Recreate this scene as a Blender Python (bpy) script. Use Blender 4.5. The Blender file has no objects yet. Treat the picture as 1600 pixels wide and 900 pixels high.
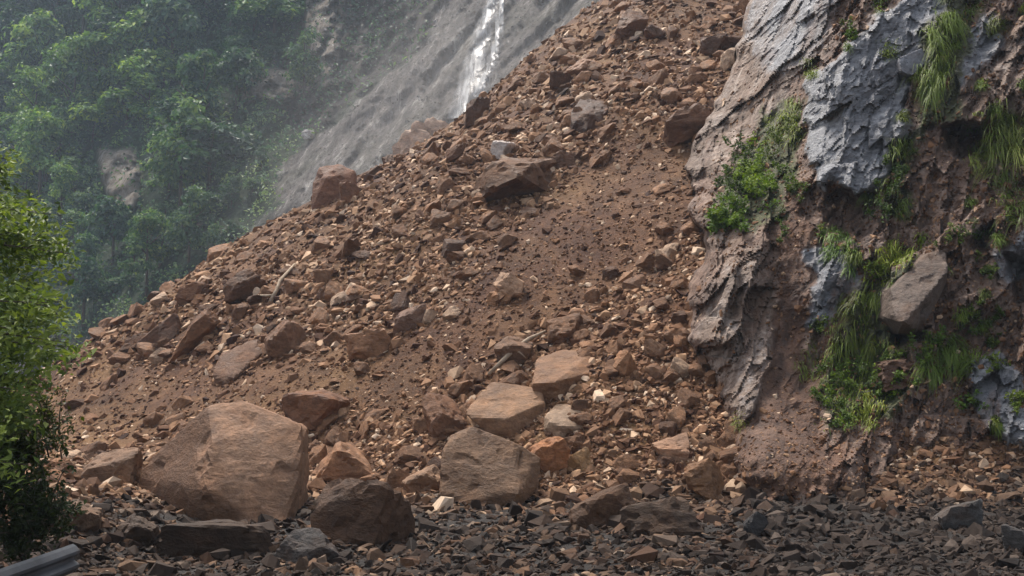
import bpy, bmesh, math, random
import numpy as np
from mathutils import Vector, Matrix

rng = np.random.default_rng(7)
random.seed(7)
SC = bpy.context.scene
COL = SC.collection

# ---------------------------------------------------------------- camera
F = 1600.0
CAM_Z = 2.5
PITCH = math.atan(150 / 1600)
CT, ST = math.cos(PITCH), math.sin(PITCH)
cam_d = bpy.data.cameras.new('camera')
cam = bpy.data.objects.new('camera', cam_d)
COL.objects.link(cam)
cam.location = (0, 0, CAM_Z)
cam.rotation_euler = (math.pi / 2 + PITCH, 0, 0)
cam_d.sensor_width = 36
cam_d.lens = 36
cam_d.clip_start = 0.1
cam_d.clip_end = 3000
SC.camera = cam

# ---------------------------------------------------------------- sky, sun, exposure
SUN_EL, SUN_AZ = math.radians(64), math.radians(-32)     # azimuth measured from +Y towards +X
world = bpy.data.worlds.new('World')
SC.world = world
world.use_nodes = True
wn = world.node_tree
bg = wn.nodes['Background']
sky = wn.nodes.new('ShaderNodeTexSky')
sky.sky_type = 'NISHITA'
sky.sun_disc = False
sky.sun_elevation = SUN_EL
sky.sun_rotation = SUN_AZ
sky.air_density = 1.0
sky.dust_density = 4.0
sky.ozone_density = 1.0
hs = wn.nodes.new('ShaderNodeHueSaturation')          # an overcast, greyed sky
hs.inputs['Saturation'].default_value = 0.45
wn.links.new(sky.outputs[0], hs.inputs['Color'])
wn.links.new(hs.outputs[0], bg.inputs[0])
bg.inputs[1].default_value = 0.08
sun_d = bpy.data.lights.new('sun', 'SUN')
sun = bpy.data.objects.new('sun', sun_d)
COL.objects.link(sun)
sun_d.energy = 1.5
sun_d.angle = math.radians(10)
sun_d.color = (1.0, 0.92, 0.82)
sdir = Vector((math.sin(SUN_AZ) * math.cos(SUN_EL), math.cos(SUN_AZ) * math.cos(SUN_EL), math.sin(SUN_EL)))
sun.rotation_euler = sdir.to_track_quat('Z', 'Y').to_euler()
SC.view_settings.view_transform = 'Standard'
SC.view_settings.look = 'None'
SC.view_settings.exposure = 1.9
SC.view_settings.gamma = 1.0
SC.render.engine = 'CYCLES'
SC.cycles.max_bounces = 5
SC.cycles.diffuse_bounces = 3
SC.cycles.transparent_max_bounces = 12
SC.cycles.volume_bounces = 1
SC.cycles.use_denoising = True


# ---------------------------------------------------------------- maths helpers
def ray_tan(px, py):
    """x/y and z/y slopes of the sight line through a photograph pixel."""
    u = (450 - np.asarray(py, float)) / F
    v = (np.asarray(px, float) - 800) / F
    yy = CT - u * ST
    return v / yy, (ST + u * CT) / yy


def unproj(px, py, depth):
    a, b = ray_tan(px, py)
    depth = np.asarray(depth, float)
    return np.stack([a * depth, depth + 0 * a, CAM_Z + b * depth], -1)


def proj(P):
    x, y, z = P[..., 0], P[..., 1], P[..., 2] - CAM_Z
    d = y * CT + z * ST
    d = np.where(np.abs(d) < 1e-3, 1e-3, d)
    return 800 + F * x / d, 450 - F * (-y * ST + z * CT) / d


def _hash(ix, iy, iz, seed):
    h = (ix.astype(np.int64) * 374761393 + iy.astype(np.int64) * 668265263 + iz.astype(np.int64) * 2147483647 + seed * 1274126177) & 0xFFFFFFFF
    h = ((h ^ (h >> 13)) * 1274126177) & 0xFFFFFFFF
    h = (h ^ (h >> 16)) & 0xFFFFFFFF
    h = (h * 2246822519) & 0xFFFFFFFF
    return (h ^ (h >> 15)) & 0xFFFFFFFF


_G = np.random.default_rng(3).normal(size=(256, 3))
_G /= np.linalg.norm(_G, axis=1)[:, None]


def perlin(P, seed=0):
    P = np.asarray(P, float)
    shp = P.shape[:-1]
    P = P.reshape(-1, 3)
    I = np.floor(P).astype(np.int64)
    f = P - I
    w = f * f * f * (f * (f * 6 - 15) + 10)
    out = np.zeros(len(P))
    for dx in (0, 1):
        for dy in (0, 1):
            for dz in (0, 1):
                g = _G[_hash(I[:, 0] + dx, I[:, 1] + dy, I[:, 2] + dz, seed) & 255]
                d = g[:, 0] * (f[:, 0] - dx) + g[:, 1] * (f[:, 1] - dy) + g[:, 2] * (f[:, 2] - dz)
                k = (w[:, 0] if dx else 1 - w[:, 0]) * (w[:, 1] if dy else 1 - w[:, 1]) * (w[:, 2] if dz else 1 - w[:, 2])
                out += d * k
    return (out * 1.6).reshape(shp)


def fbm(P, octaves=4, seed=0, gain=0.5, ridged=False):
    s, a, t = 0, 1.0, 0
    for o in range(octaves):
        n = perlin(P * 2.03 ** o, seed + o * 17)
        if ridged:
            n = 1 - 2 * np.abs(n)
        s = s + n * a
        t += a
        a *= gain
    return s / t


def facets(U, V, seed=0, tilt=0.6):
    """blocky broken-rock relief: every jittered cell is a small tilted plane; also returns the cell tone."""
    I, J = np.floor(U).astype(np.int64), np.floor(V).astype(np.int64)
    best = np.full(U.shape, 1e9)
    val = np.zeros(U.shape)
    tone = np.zeros(U.shape)
    for di in (-1, 0, 1):
        for dj in (-1, 0, 1):
            a, b = I + di, J + dj
            h = [(_hash(a, b, a * 0 + k, seed) & 0xFFFF) / 65535.0 for k in range(5)]
            cu, cv = a + h[0], b + h[1]
            d = (U - cu) ** 2 + (V - cv) ** 2
            m = d < best
            best = np.where(m, d, best)
            val = np.where(m, (h[2] - 0.5) + tilt * ((h[3] - .5) * (U - cu) + (h[4] - .5) * (V - cv)) * 2, val)
            tone = np.where(m, h[3], tone)
    return val, tone


def smooth(a, b, x):
    t = np.clip((x - a) / (b - a), 0, 1)
    return t * t * (3 - 2 * t)


def sdf(px, py, poly):
    """signed distance (positive inside) to a polygon."""
    poly = np.asarray(poly, float)
    px, py = np.asarray(px, float), np.asarray(py, float)
    d = np.full(px.shape, 1e9)
    inside = np.zeros(px.shape, bool)
    n = len(poly)
    for i in range(n):
        x0, y0 = poly[i]
        x1, y1 = poly[(i + 1) % n]
        ex, ey = x1 - x0, y1 - y0
        t = np.clip(((px - x0) * ex + (py - y0) * ey) / (ex * ex + ey * ey + 1e-9), 0, 1)
        d = np.minimum(d, np.hypot(px - x0 - t * ex, py - y0 - t * ey))
        c = (y0 > py) != (y1 > py)
        inside ^= c & (px < (x1 - x0) * (py - y0) / ((y1 - y0) if y1 != y0 else 1e-9) + x0)
    return np.where(inside, d, -d)


# ---------------------------------------------------------------- mesh / object helpers
def mesh_np(name, V, Fc, attrs=None, smooth_shade=False):
    V = np.asarray(V, np.float32)
    Fc = np.asarray(Fc, np.int32)
    me = bpy.data.meshes.new(name)
    k = Fc.shape[1]
    me.vertices.add(len(V))
    me.vertices.foreach_set('co', V.ravel())
    me.loops.add(Fc.size)
    me.loops.foreach_set('vertex_index', Fc.ravel())
    me.polygons.add(len(Fc))
    me.polygons.foreach_set('loop_start', np.arange(0, Fc.size, k, dtype=np.int32))
    me.polygons.foreach_set('use_smooth', np.full(len(Fc), smooth_shade))
    me.update(calc_edges=True)
    for n, arr in (attrs or {}).items():
        a = me.attributes.new(n, 'FLOAT', 'POINT')
        a.data.foreach_set('value', np.asarray(arr, np.float32))
    me.validate()
    return me


def grid_faces(nu, nv):
    i, j = np.meshgrid(np.arange(nu - 1), np.arange(nv - 1), indexing='ij')
    a = (i * nv + j).ravel()
    return np.stack([a, a + nv, a + nv + 1, a + 1], -1)


def obj(name, me, mat=None, parent=None):
    o = bpy.data.objects.new(name, me)
    COL.objects.link(o)
    if mat is not None and not me.materials:
        me.materials.append(mat)
    if parent is not None:
        o.parent = parent
    return o


def tag(o, label, cat=None, group=None, kind=None):
    if label: o['label'] = label
    if cat: o['category'] = cat
    if group: o['group'] = group
    if kind: o['kind'] = kind
    return o


def thing(name, label, cat, loc=(0, 0, 0), group=None):
    o = bpy.data.objects.new(name, None)
    o.empty_display_size = 0.2
    COL.objects.link(o)
    o.location = loc
    return tag(o, label, cat, group)


def copy_tree(o, parent=None):
    c = o.copy()
    COL.objects.link(c)
    if parent is not None:
        c.parent = parent
    for ch in list(o.children):
        copy_tree(ch, c)
    return c


# ---------------------------------------------------------------- materials
class NT:
    def __init__(self, name):
        self.m = bpy.data.materials.new(name)
        self.m.use_nodes = True
        self.t = self.m.node_tree
        self.t.nodes.clear()
        self.out = self.t.nodes.new('ShaderNodeOutputMaterial')

    def n(self, typ, **kw):
        nd = self.t.nodes.new('ShaderNode' + typ)
        for k, v in kw.items():
            if k.startswith('i_'):
                nd.inputs[int(k[2:]) if k[2:].isdigit() else k[2:].replace('_', ' ')].default_value = v
            else:
                setattr(nd, k, v)
        return nd

    def l(self, a, b):
        self.t.links.new(a, b)

    def attr(self, name):
        return self.n('Attribute', attribute_name=name).outputs['Fac']

    def noise(self, vec, scale, detail=4, rough=0.6, dist=0.0):
        nd = self.n('TexNoise')
        nd.inputs['Scale'].default_value = scale
        nd.inputs['Detail'].default_value = detail
        nd.inputs['Roughness'].default_value = rough
        nd.inputs['Distortion'].default_value = dist
        self.l(vec, nd.inputs['Vector'])
        return nd.outputs['Fac']

    def ramp(self, fac, stops):
        r = self.n('ValToRGB')
        e = r.color_ramp.elements
        while len(e) < len(stops):
            e.new(0.5)
        for k, (p, c) in enumerate(stops):
            e[k].position = p
            e[k].color = (*c, 1) if len(c) == 3 else c
        self.l(fac, r.inputs[0])
        return r.outputs[0]

    def mix(self, fac, a, b, mode='MIX'):
        m = self.n('MixRGB', blend_type=mode)
        for sock, v in ((m.inputs[0], fac), (m.inputs[1], a), (m.inputs[2], b)):
            if isinstance(v, (int, float)):
                sock.default_value = v
            elif isinstance(v, tuple):
                sock.default_value = (*v, 1)
            else:
                self.l(v, sock)
        return m.outputs[0]

    def math(self, op, a, b=None, clamp=False):
        m = self.n('Math', operation=op, use_clamp=clamp)
        for sock, v in zip(m.inputs, (a, b)):
            if v is None: continue
            if isinstance(v, (int, float)): sock.default_value = v
            else: self.l(v, sock)
        return m.outputs[0]

    def coords(self, scale=(1, 1, 1), rot=(0, 0, 0), offset=None):
        tc = self.n('TexCoord')
        mp = self.n('Mapping')
        mp.inputs['Scale'].default_value = scale
        mp.inputs['Rotation'].default_value = rot
        self.l(tc.outputs['Object'], mp.inputs['Vector'])
        if offset is not None:
            self.l(offset, mp.inputs['Location'])
        return mp.outputs[0]

    def finish(self, col, rough=0.8, bump=None, spec=0.3, bump_dist=0.02, bump_strength=1.0):
        p = self.n('BsdfPrincipled')
        self.l(col, p.inputs['Base Color'])
        if isinstance(rough, (int, float)): p.inputs['Roughness'].default_value = rough
        else: self.l(rough, p.inputs['Roughness'])
        p.inputs['Specular IOR Level'].default_value = spec
        if bump is not None:
            b = self.n('Bump')
            b.inputs['Distance'].default_value = bump_dist
            b.inputs['Strength'].default_value = bump_strength
            self.l(bump, b.inputs['Height'])
            self.l(b.outputs[0], p.inputs['Normal'])
        self.l(p.outputs[0], self.out.inputs[0])
        return self.m


def make_rock_mat():
    t = NT('weathered_rock')
    oi = t.n('ObjectInfo')
    off = t.n('VectorMath', operation='SCALE')
    off.inputs[0].default_value = (37.0, 91.0, 53.0)
    t.l(oi.outputs['Random'], off.inputs['Scale'])
    c = t.coords(offset=off.outputs[0])
    cs = t.coords(scale=(0.9, 0.9, 2.0), rot=(0.5, 0.35, 0.2), offset=off.outputs[0])
    n1 = t.noise(c, 1.6, 6, 0.65)
    n2 = t.noise(cs, 3.5, 6, 0.7, 0.4)
    n3 = t.noise(c, 14, 5, 0.7)
    v = t.ramp(n1, [(0.28, (0.62, 0.60, 0.58)), (0.5, (1, 1, 1)), (0.72, (1.35, 1.3, 1.25))])
    v2 = t.ramp(n2, [(0.35, (0.66, 0.62, 0.6)), (0.52, (1, 1, 1)), (0.66, (1.3, 1.28, 1.24))])
    col = t.mix(1.0, oi.outputs['Color'], v, 'MULTIPLY')
    col = t.mix(0.8, col, v2, 'MULTIPLY')
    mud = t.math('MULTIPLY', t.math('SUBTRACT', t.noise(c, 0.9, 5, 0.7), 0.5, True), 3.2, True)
    mud = t.math('MAXIMUM', mud, t.math('MULTIPLY', t.attr('painted_shade'), 0.8))  # a boulder's painted shaded side joins the random mud patches
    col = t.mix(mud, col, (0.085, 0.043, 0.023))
    sp = t.ramp(n3, [(0.3, (0.6, 0.58, 0.55)), (0.48, (1, 1, 1)), (0.7, (1.25, 1.22, 1.18))])
    col = t.mix(0.75, col, sp, 'MULTIPLY')
    h = t.math('ADD', t.math('MULTIPLY', n2, 1.0), t.math('MULTIPLY', n3, 0.5))
    rg = t.ramp(n1, [(0.3, (0.5, 0.5, 0.5)), (0.7, (0.8, 0.8, 0.8))])
    return t.finish(col, rg, h, 0.14, 0.06, 1.0)


def make_scree_mat():
    t = NT('scree_stone')
    c = t.coords()
    tone = t.attr('tone')
    wet = t.attr('wet')  # share of the dark ramp, mostly the dark fade painted near the camera
    col = t.ramp(tone, [(0.0, (0.038, 0.014, 0.007)), (0.3, (0.102, 0.047, 0.023)), (0.55, (0.20, 0.103, 0.053)),
                        (0.8, (0.35, 0.208, 0.118)), (0.93, (0.50, 0.34, 0.22)), (1.0, (0.56, 0.42, 0.30))])
    dark = t.ramp(tone, [(0.0, (0.009, 0.006, 0.0045)), (0.5, (0.023, 0.015, 0.011)), (0.8, (0.040, 0.027, 0.020)), (1.0, (0.07, 0.052, 0.041))])
    col = t.mix(wet, col, dark)
    n = t.noise(c, 9, 4, 0.7)
    col = t.mix(0.8, col, t.ramp(n, [(0.3, (0.65, 0.62, 0.6)), (0.5, (1, 1, 1)), (0.7, (1.2, 1.18, 1.15))]), 'MULTIPLY')
    return t.finish(col, 0.8, n, 0.15, 0.03, 0.6)


def make_soil_mat():
    t = NT('landslide_soil')
    c = t.coords()
    wet = t.attr('wet')  # mostly the dark fade painted into the soil near the camera
    cs = t.coords(scale=(1.0, 0.55, 0.55), rot=(0, 0, 0.5))
    n0 = t.noise(c, 0.12, 4, 0.55)
    n1 = t.noise(cs, 0.7, 7, 0.68, 0.3)
    n2 = t.noise(c, 5.0, 6, 0.75)
    n3 = t.noise(c, 18, 4, 0.7)
    a = t.ramp(n1, [(0.3, (0.034, 0.011, 0.0045)), (0.5, (0.086, 0.036, 0.0155)), (0.68, (0.145, 0.069, 0.032))])
    b = t.ramp(n1, [(0.3, (0.066, 0.030, 0.0115)), (0.5, (0.145, 0.074, 0.029)), (0.68, (0.215, 0.120, 0.052))])
    col = t.mix(t.math('MULTIPLY', t.math('SUBTRACT', n0, 0.42, True), 5, True), a, b)
    col = t.mix(0.85, col, t.ramp(n2, [(0.3, (0.55, 0.52, 0.5)), (0.5, (1, 1, 1)), (0.7, (1.4, 1.35, 1.3))]), 'MULTIPLY')
    vo = t.n('TexVoronoi')
    vo.inputs['Scale'].default_value = 11
    t.l(c, vo.inputs['Vector'])
    gr = t.math('LESS_THAN', vo.outputs['Distance'], 0.2)
    sel = t.math('MULTIPLY', gr, t.math('GREATER_THAN', n3, 0.5))
    col = t.mix(t.math('MULTIPLY', sel, 0.7), col, (0.20, 0.13, 0.09))
    dk = t.ramp(n2, [(0.3, (0.009, 0.007, 0.0055)), (0.55, (0.019, 0.0135, 0.0105)), (0.75, (0.036, 0.027, 0.021))])
    col = t.mix(wet, col, dk)
    h = t.math('ADD', n2, t.math('MULTIPLY', n3, 0.6))
    rg = t.math('SUBTRACT', 0.85, t.math('MULTIPLY', wet, 0.3))
    return t.finish(col, rg, h, 0.25, 0.10, 1.0)


def make_cliff_mat():
    t = NT('cliff_rock')
    c = t.coords()
    cs = t.coords(scale=(2.4, 1.6, 0.55), rot=(0.0, 0.62, 0.0))
    cl = t.coords(scale=(0.8, 0.8, 3.4), rot=(0.0, -0.75, 0.0))
    slate, mud, moss, pale, tone = (t.attr(k) for k in ('slate', 'mud', 'moss', 'pale', 'tone'))
    n1 = t.noise(cs, 1.0, 8, 0.68, 0.5)
    n2 = t.noise(c, 6, 7, 0.72)
    n3 = t.noise(cl, 2.2, 7, 0.7, 0.3)
    n4 = t.noise(c, 22, 4, 0.7)
    earth = t.ramp(n1, [(0.3, (0.034, 0.019, 0.013)), (0.43, (0.115, 0.066, 0.045)), (0.55, (0.215, 0.138, 0.098)), (0.68, (0.36, 0.275, 0.225))])
    sl = t.ramp(n3, [(0.28, (0.075, 0.075, 0.083)), (0.45, (0.20, 0.203, 0.22)), (0.58, (0.29, 0.293, 0.31)), (0.72, (0.45, 0.45, 0.455))])
    pl = t.ramp(n1, [(0.3, (0.095, 0.058, 0.038)), (0.5, (0.19, 0.130, 0.095)), (0.68, (0.40, 0.325, 0.275))])
    md = t.ramp(n1, [(0.3, (0.050, 0.022, 0.012)), (0.5, (0.115, 0.056, 0.031)), (0.7, (0.20, 0.108, 0.066))])
    ms = t.ramp(n2, [(0.3, (0.03, 0.026, 0.012)), (0.5, (0.06, 0.062, 0.02)), (0.7, (0.11, 0.115, 0.036))])
    brk = t.math('MULTIPLY', t.math('SUBTRACT', n2, 0.5), 0.9)

    def soft(w):
        return t.math('MULTIPLY', t.math('SUBTRACT', t.math('ADD', w, brk), 0.32, True), 3.0, True)
    col = t.mix(soft(pale), earth, pl)
    col = t.mix(soft(slate), col, sl)
    col = t.mix(soft(mud), col, md)
    col = t.mix(soft(moss), col, ms)
    col = t.mix(0.75, col, t.ramp(tone, [(0.0, (0.6, 0.58, 0.57)), (0.5, (1, 1, 1)), (1.0, (1.35, 1.33, 1.3))]), 'MULTIPLY')
    col = t.mix(0.9, col, t.ramp(n2, [(0.3, (0.5, 0.48, 0.47)), (0.5, (1, 1, 1)), (0.72, (1.35, 1.33, 1.3))]), 'MULTIPLY')
    h = t.math('ADD', t.math('ADD', t.math('MULTIPLY', n2, 1.0), t.math('MULTIPLY', n4, 0.35)), t.math('MULTIPLY', n3, 0.8))
    rg = t.math('SUBTRACT', 0.82, t.math('MULTIPLY', slate, 0.46))
    return t.finish(col, rg, h, 0.5, 0.13, 1.0)


def make_hill_mat():
    t = NT('hillside_ground')
    c = t.coords()
    chute, bare, outc_ = t.attr('chute'), t.attr('bare'), t.attr('outcrop')
    cs = t.coords(scale=(0.42, 0.2, 0.09), rot=(0, 0.75, 0))
    n1 = t.noise(cs, 1.4, 8, 0.7, 0.4)
    n2 = t.noise(c, 0.8, 7, 0.72)
    n3 = t.noise(c, 0.06, 3, 0.5)
    green = t.ramp(n2, [(0.3, (0.012, 0.022, 0.012)), (0.5, (0.03, 0.05, 0.022)), (0.7, (0.06, 0.085, 0.035))])
    rock = t.ramp(n1, [(0.3, (0.05, 0.043, 0.038)), (0.44, (0.115, 0.101, 0.091)), (0.56, (0.19, 0.17, 0.155)), (0.66, (0.46, 0.43, 0.40))])
    rock = t.mix(t.math('MULTIPLY', t.math('SUBTRACT', n3, 0.5, True), 4, True), rock, (0.09, 0.088, 0.06))
    br = t.ramp(n1, [(0.3, (0.018, 0.015, 0.013)), (0.5, (0.042, 0.034, 0.029)), (0.7, (0.12, 0.098, 0.084))])
    brk = t.math('MULTIPLY', t.math('SUBTRACT', n2, 0.5), 1.2)
    f1 = t.math('MULTIPLY', t.math('SUBTRACT', t.math('ADD', bare, brk), 0.3, True), 2.4, True)
    f2 = t.math('MULTIPLY', t.math('SUBTRACT', t.math('ADD', chute, brk), 0.3, True), 2.4, True)
    col = t.mix(f1, green, br)
    n4 = t.noise(t.coords(scale=(.9, .5, .32), rot=(0, .75, 0)), 1.5, 7, .75)
    rock = t.mix(.9, rock, t.ramp(n4, [(.32, (.42, .40, .38)), (.5, (1, 1, 1)), (.68, (1.45, 1.42, 1.4))]), 'MULTIPLY')
    col = t.mix(f2, col, rock)
    pale_ = t.ramp(n2, [(.3, (.12, .09, .07)), (.5, (.36, .30, .24)), (.7, (.55, .49, .43))])
    col = t.mix(outc_, col, pale_)
    h = t.math('ADD', t.math('ADD', n1, n4), t.math('MULTIPLY', n2, 0.6))
    return t.finish(col, 0.9, h, 0.2, 1.6, 1.0)


def make_leaf_mat(name, dark, mid, light, trans=0.3):
    t = NT(name)
    oi = t.n('ObjectInfo')
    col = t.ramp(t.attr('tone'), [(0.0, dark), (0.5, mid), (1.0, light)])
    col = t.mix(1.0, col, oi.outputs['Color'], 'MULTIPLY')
    d = t.n('BsdfPrincipled')
    d.inputs['Roughness'].default_value = 0.55
    d.inputs['Specular IOR Level'].default_value = 0.25
    tr = t.n('BsdfTranslucent')
    t.l(col, d.inputs['Base Color'])
    t.l(t.mix(1.0, col, (1.25, 1.3, 0.6), 'MULTIPLY'), tr.inputs['Color'])
    mx = t.n('MixShader')
    mx.inputs[0].default_value = trans
    t.l(d.outputs[0], mx.inputs[1])
    t.l(tr.outputs[0], mx.inputs[2])
    t.l(mx.outputs[0], t.out.inputs[0])
    return t.m


def make_bark_mat():
    t = NT('bark')
    n = t.noise(t.coords(scale=(3, 3, .6)), 4, 5, .7)
    return t.finish(t.ramp(n, [(0.3, (0.03, 0.022, 0.016)), (0.7, (0.12, 0.095, 0.07))]), 0.9, n, 0.2, 0.03)


def make_steel_mat():
    t = NT('galvanised_steel')
    c = t.coords()
    n = t.noise(c, 2.5, 6, .7)
    col = t.ramp(n, [(0.35, (0.028, 0.031, 0.034)), (0.6, (0.065, 0.07, 0.077))])
    col = t.mix(t.math('MULTIPLY', t.math('SUBTRACT', t.noise(c, 5, 5, .7), .55, True), 5, True), col, (0.05, 0.035, 0.025))
    m = t.finish(col, 0.5, n, 0.5, 0.004)
    return m


def make_water_mat():
    t = NT('falling_water')
    c = t.coords(scale=(1.5, 0.2, 0.05), rot=(0, 0.22, 0))
    n = t.noise(c, 1.2, 6, .7)
    a = t.math('MULTIPLY', t.math('MULTIPLY', t.attr('flow'), t.ramp(n, [(.34, (.12, .12, .12)), (.62, (1, 1, 1))])), 0.85, True)
    d = t.n('BsdfPrincipled')
    d.inputs['Base Color'].default_value = (0.5, 0.5, 0.5, 1)
    d.inputs['Roughness'].default_value = 0.45
    t.l(a, d.inputs['Alpha'])
    t.l(d.outputs[0], t.out.inputs[0])
    return t.m


M_ROCK, M_SCREE, M_SOIL, M_CLIFF, M_HILL = make_rock_mat(), make_scree_mat(), make_soil_mat(), make_cliff_mat(), make_hill_mat()
M_BARK, M_STEEL, M_WATER = make_bark_mat(), make_steel_mat(), make_water_mat()
M_FOREST = make_leaf_mat('forest_leaf', (0.015, 0.038, 0.028), (0.058, 0.125, 0.068), (0.22, 0.30, 0.105), 0.3)
M_NEAR = make_leaf_mat('bright_leaf', (0.026, 0.042, 0.009), (0.082, 0.125, 0.022), (0.21, 0.26, 0.05), 0.4)
M_GRASS = make_leaf_mat('grass_blade', (0.06, 0.06, 0.016), (0.115, 0.165, 0.026), (0.27, 0.31, 0.08), 0.35)
M_BUSH = make_leaf_mat('bush_leaf', (0.022, 0.040, 0.008), (0.075, 0.125, 0.018), (0.17, 0.22, 0.035), 0.3)

# ---------------------------------------------------------------- the slope's shape
AX, AY, SLOPE, TOE = 14.2, 65.0, 0.74, 22.5
APEX_H = (math.hypot(AX, AY) - TOE) * SLOPE


def height(x, y, fine=True):
    x, y = np.asarray(x, float), np.asarray(y, float)
    r = np.hypot(x - AX, y - AY)
    P = np.stack([x, y, 0 * x], -1)
    cone = APEX_H - SLOPE * r
    on = smooth(-1, 4, cone)
    cone = cone + on * (1.0 * perlin(P / 13.0, 5) + 0.55 * perlin(P / 5.0, 6))
    cone = cone - 1.6 * np.exp(-((x + 4.0) ** 2 + ((y - 58.0) / 1.6) ** 2) / 26.0)
    tal = 0.55 * (y - 20.3) * smooth(4.5, 8.8, x) - 0.3 - 3 * (1 - smooth(4.0, 6.5, x))
    tal = np.minimum(tal, 4.0)
    g = 0.05 + 0.22 * perlin(P / 4.0, 8) + 0.6 * smooth(-5.0, -7.5, x) * smooth(8, 14, y)
    k = 0.9

    def smax(a, b):
        h = np.clip(0.5 + 0.5 * (a - b) / k, 0, 1)
        return b + (a - b) * h + k * h * (1 - h)
    z = smax(smax(cone, g), tal)
    if fine:
        z = z + 0.10 * fbm(P / 1.3, 3, 21) + 0.05 * fbm(P / 0.35, 2, 31, ridged=True)
    return z


_rt = np.geomspace(7, 95, 2600)


def hit(px, py):
    """where a sight line meets the slope."""
    a, b = ray_tan(px, py)
    zz = CAM_Z + b * _rt
    hh = height(a * _rt, _rt, False)
    k = np.nonzero(zz < hh)[0]
    i = k[0] if len(k) else len(_rt) - 1
    return np.array([a * _rt[i], _rt[i], zz[i]])


def dark_fade(x, y, z):  # dark fade over the near road-level ground, put into its colour
    P = np.stack([x, y, z], -1)
    n = fbm(P / 2.2, 3, 77) * 0.9
    zone = 1 - smooth(0.1, 1.3, z + n * 0.5)
    near = 1 - smooth(16.0, 27.0, y + n * 6)
    return np.clip(zone * near * 1.15, 0, 1)


# terrain sheet: fine near the camera, coarser further off
nu, nv = 520, 360
ang = np.linspace(-1.05, 1.0, nu)
dist = np.concatenate([np.geomspace(5, 30, 195), np.geomspace(30.14, 110, 165)])
AA, DD = np.meshgrid(ang, dist, indexing='ij')
X, Y = AA * DD, DD
Z = height(X, Y)
Z = np.where(DD > 100, Z - (DD - 100) * 2, Z)
wet = dark_fade(X, Y, Z)
me = mesh_np('terrain', np.stack([X, Y, Z], -1).reshape(-1, 3), grid_faces(nu, nv), {'wet': wet.ravel()}, True)
terrain = tag(obj('terrain', me, M_SOIL), 'brown landslide soil spilling down over the road', kind='structure')

# wide base ground far below and around
gm = mesh_np('ground', [(-400, -60, -1.2), (400, -60, -1.2), (400, 400, -1.2), (-400, 400, -1.2)], [(0, 1, 2, 3)], {'wet': [0.6] * 4})
tag(obj('ground', gm, M_SOIL), 'dark valley floor under the slide', kind='structure')

# ---------------------------------------------------------------- the cliff on the right
CP0, CP1, CQ0, CQ1 = 985, 1990, -260, 860
cnu, cnv = 410, 470
cu, cv = np.linspace(CP0, CP1, cnu), np.linspace(CQ0, CQ1, cnv)
PX, PY = np.meshgrid(cu, cv, indexing='ij')
edge_pts = np.array([(-300, 1260), (-60, 1200), (0, 1180), (60, 1162), (130, 1138), (200, 1098), (260, 1073), (330, 1085), (360, 1105), (420, 1098),
                     (480, 1084), (540, 1090), (600, 1108), (650, 1128), (700, 1140), (760, 1150), (900, 1150)], float)
XE = np.interp(PY, edge_pts[:, 0], edge_pts[:, 1])
XE = XE + 15 * perlin(np.stack([PY / 62, 0 * PY, 0 * PY], -1), 33) + 9 * perlin(np.stack([PY / 21, 0 * PY, 0 * PY], -1), 34)
a_, b_ = ray_tan(PX, PY)
d0 = 23.2 + 1.2 * np.clip((1350 - PX) / 250, -1.6, 0.2)
lean = 0.42 + 0.25 * smooth(1330, 1120, PX) * smooth(420, 200, PY)
D = (d0 + CAM_Z * lean) / (1 - lean * b_)
D = np.clip(D, 15, 60)
w = 75.0
wrap = np.clip((XE + w - PX) / w, 0, None)
D = D + 1.5 * wrap ** 2 + np.clip(wrap - 1, 0, None) * (10 + 120 * smooth(430, 300, PY)) + 3.0 * smooth(1330, 1120, PX) * smooth(420, 150, PY)
B = unproj(PX, PY, D)
U, V = B[..., 0], B[..., 2]
ca, sa = math.cos(0.62), math.sin(0.62)
J1, J2 = ca * U - sa * V, sa * U + ca * V              # joint directions: J2 runs up to the right

PNX, PNY = perlin(B / 0.8, 41) * 16 + perlin(B / 0.25, 42) * 6, perlin(B / 0.8, 43) * 16 + perlin(B / 0.25, 44) * 6
QX, QY = PX + PNX, PY + PNY


def region(poly, soft=14):
    return smooth(-soft, soft, sdf(QX, QY, poly))


SLAB = [(1252, 135), (1300, 95), (1345, 45), (1420, 0), (1480, -40), (1510, 0), (1470, 70), (1425, 110), (1418, 190), (1400, 250), (1372, 302), (1345, 308),
        (1322, 285), (1300, 275), (1285, 300), (1272, 285), (1262, 210)]
slab = region(SLAB, 8)
slabw = np.maximum(slab, 0)
upper = region([(1175, -120), (1330, -120), (1300, 60), (1255, 110), (1215, 130), (1165, 90)], 18)
midgrey = region([(1258, 395), (1300, 385), (1345, 430), (1335, 470), (1300, 500), (1262, 520)], 12)
lowslab = region([(1512, 570), (1560, 545), (1600, 600), (1610, 690), (1560, 690), (1520, 640)], 10)
rightgrey = region([(1500, 60), (1545, 20), (1560, 60), (1500, 150), (1480, 180)], 12)
farright = region([(1545, 400), (1640, 330), (1640, 420), (1570, 450)], 12)
palegrey = region([(1095, 470), (1130, 410), (1190, 380), (1215, 480), (1190, 560), (1180, 640), (1150, 655), (1115, 600), (1090, 540)], 16)
dusty = region([(1200, -60), (1260, 60), (1235, 150), (1190, 200), (1130, 260), (1070, 300), (1060, 240), (1120, 140)], 20)
ribs = region([(1500, 150), (1560, 60), (1640, 0), (1660, 220), (1560, 190), (1490, 200)], 16)
mudA = region([(1228, 300), (1262, 330), (1265, 470), (1258, 600), (1290, 700), (1300, 770), (1140, 770), (1150, 690), (1190, 600), (1215, 500), (1218, 380)], 14)
mudB = region([(1335, 465), (1352, 480), (1300, 580), (1270, 660), (1240, 640), (1290, 540)], 9)
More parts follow.
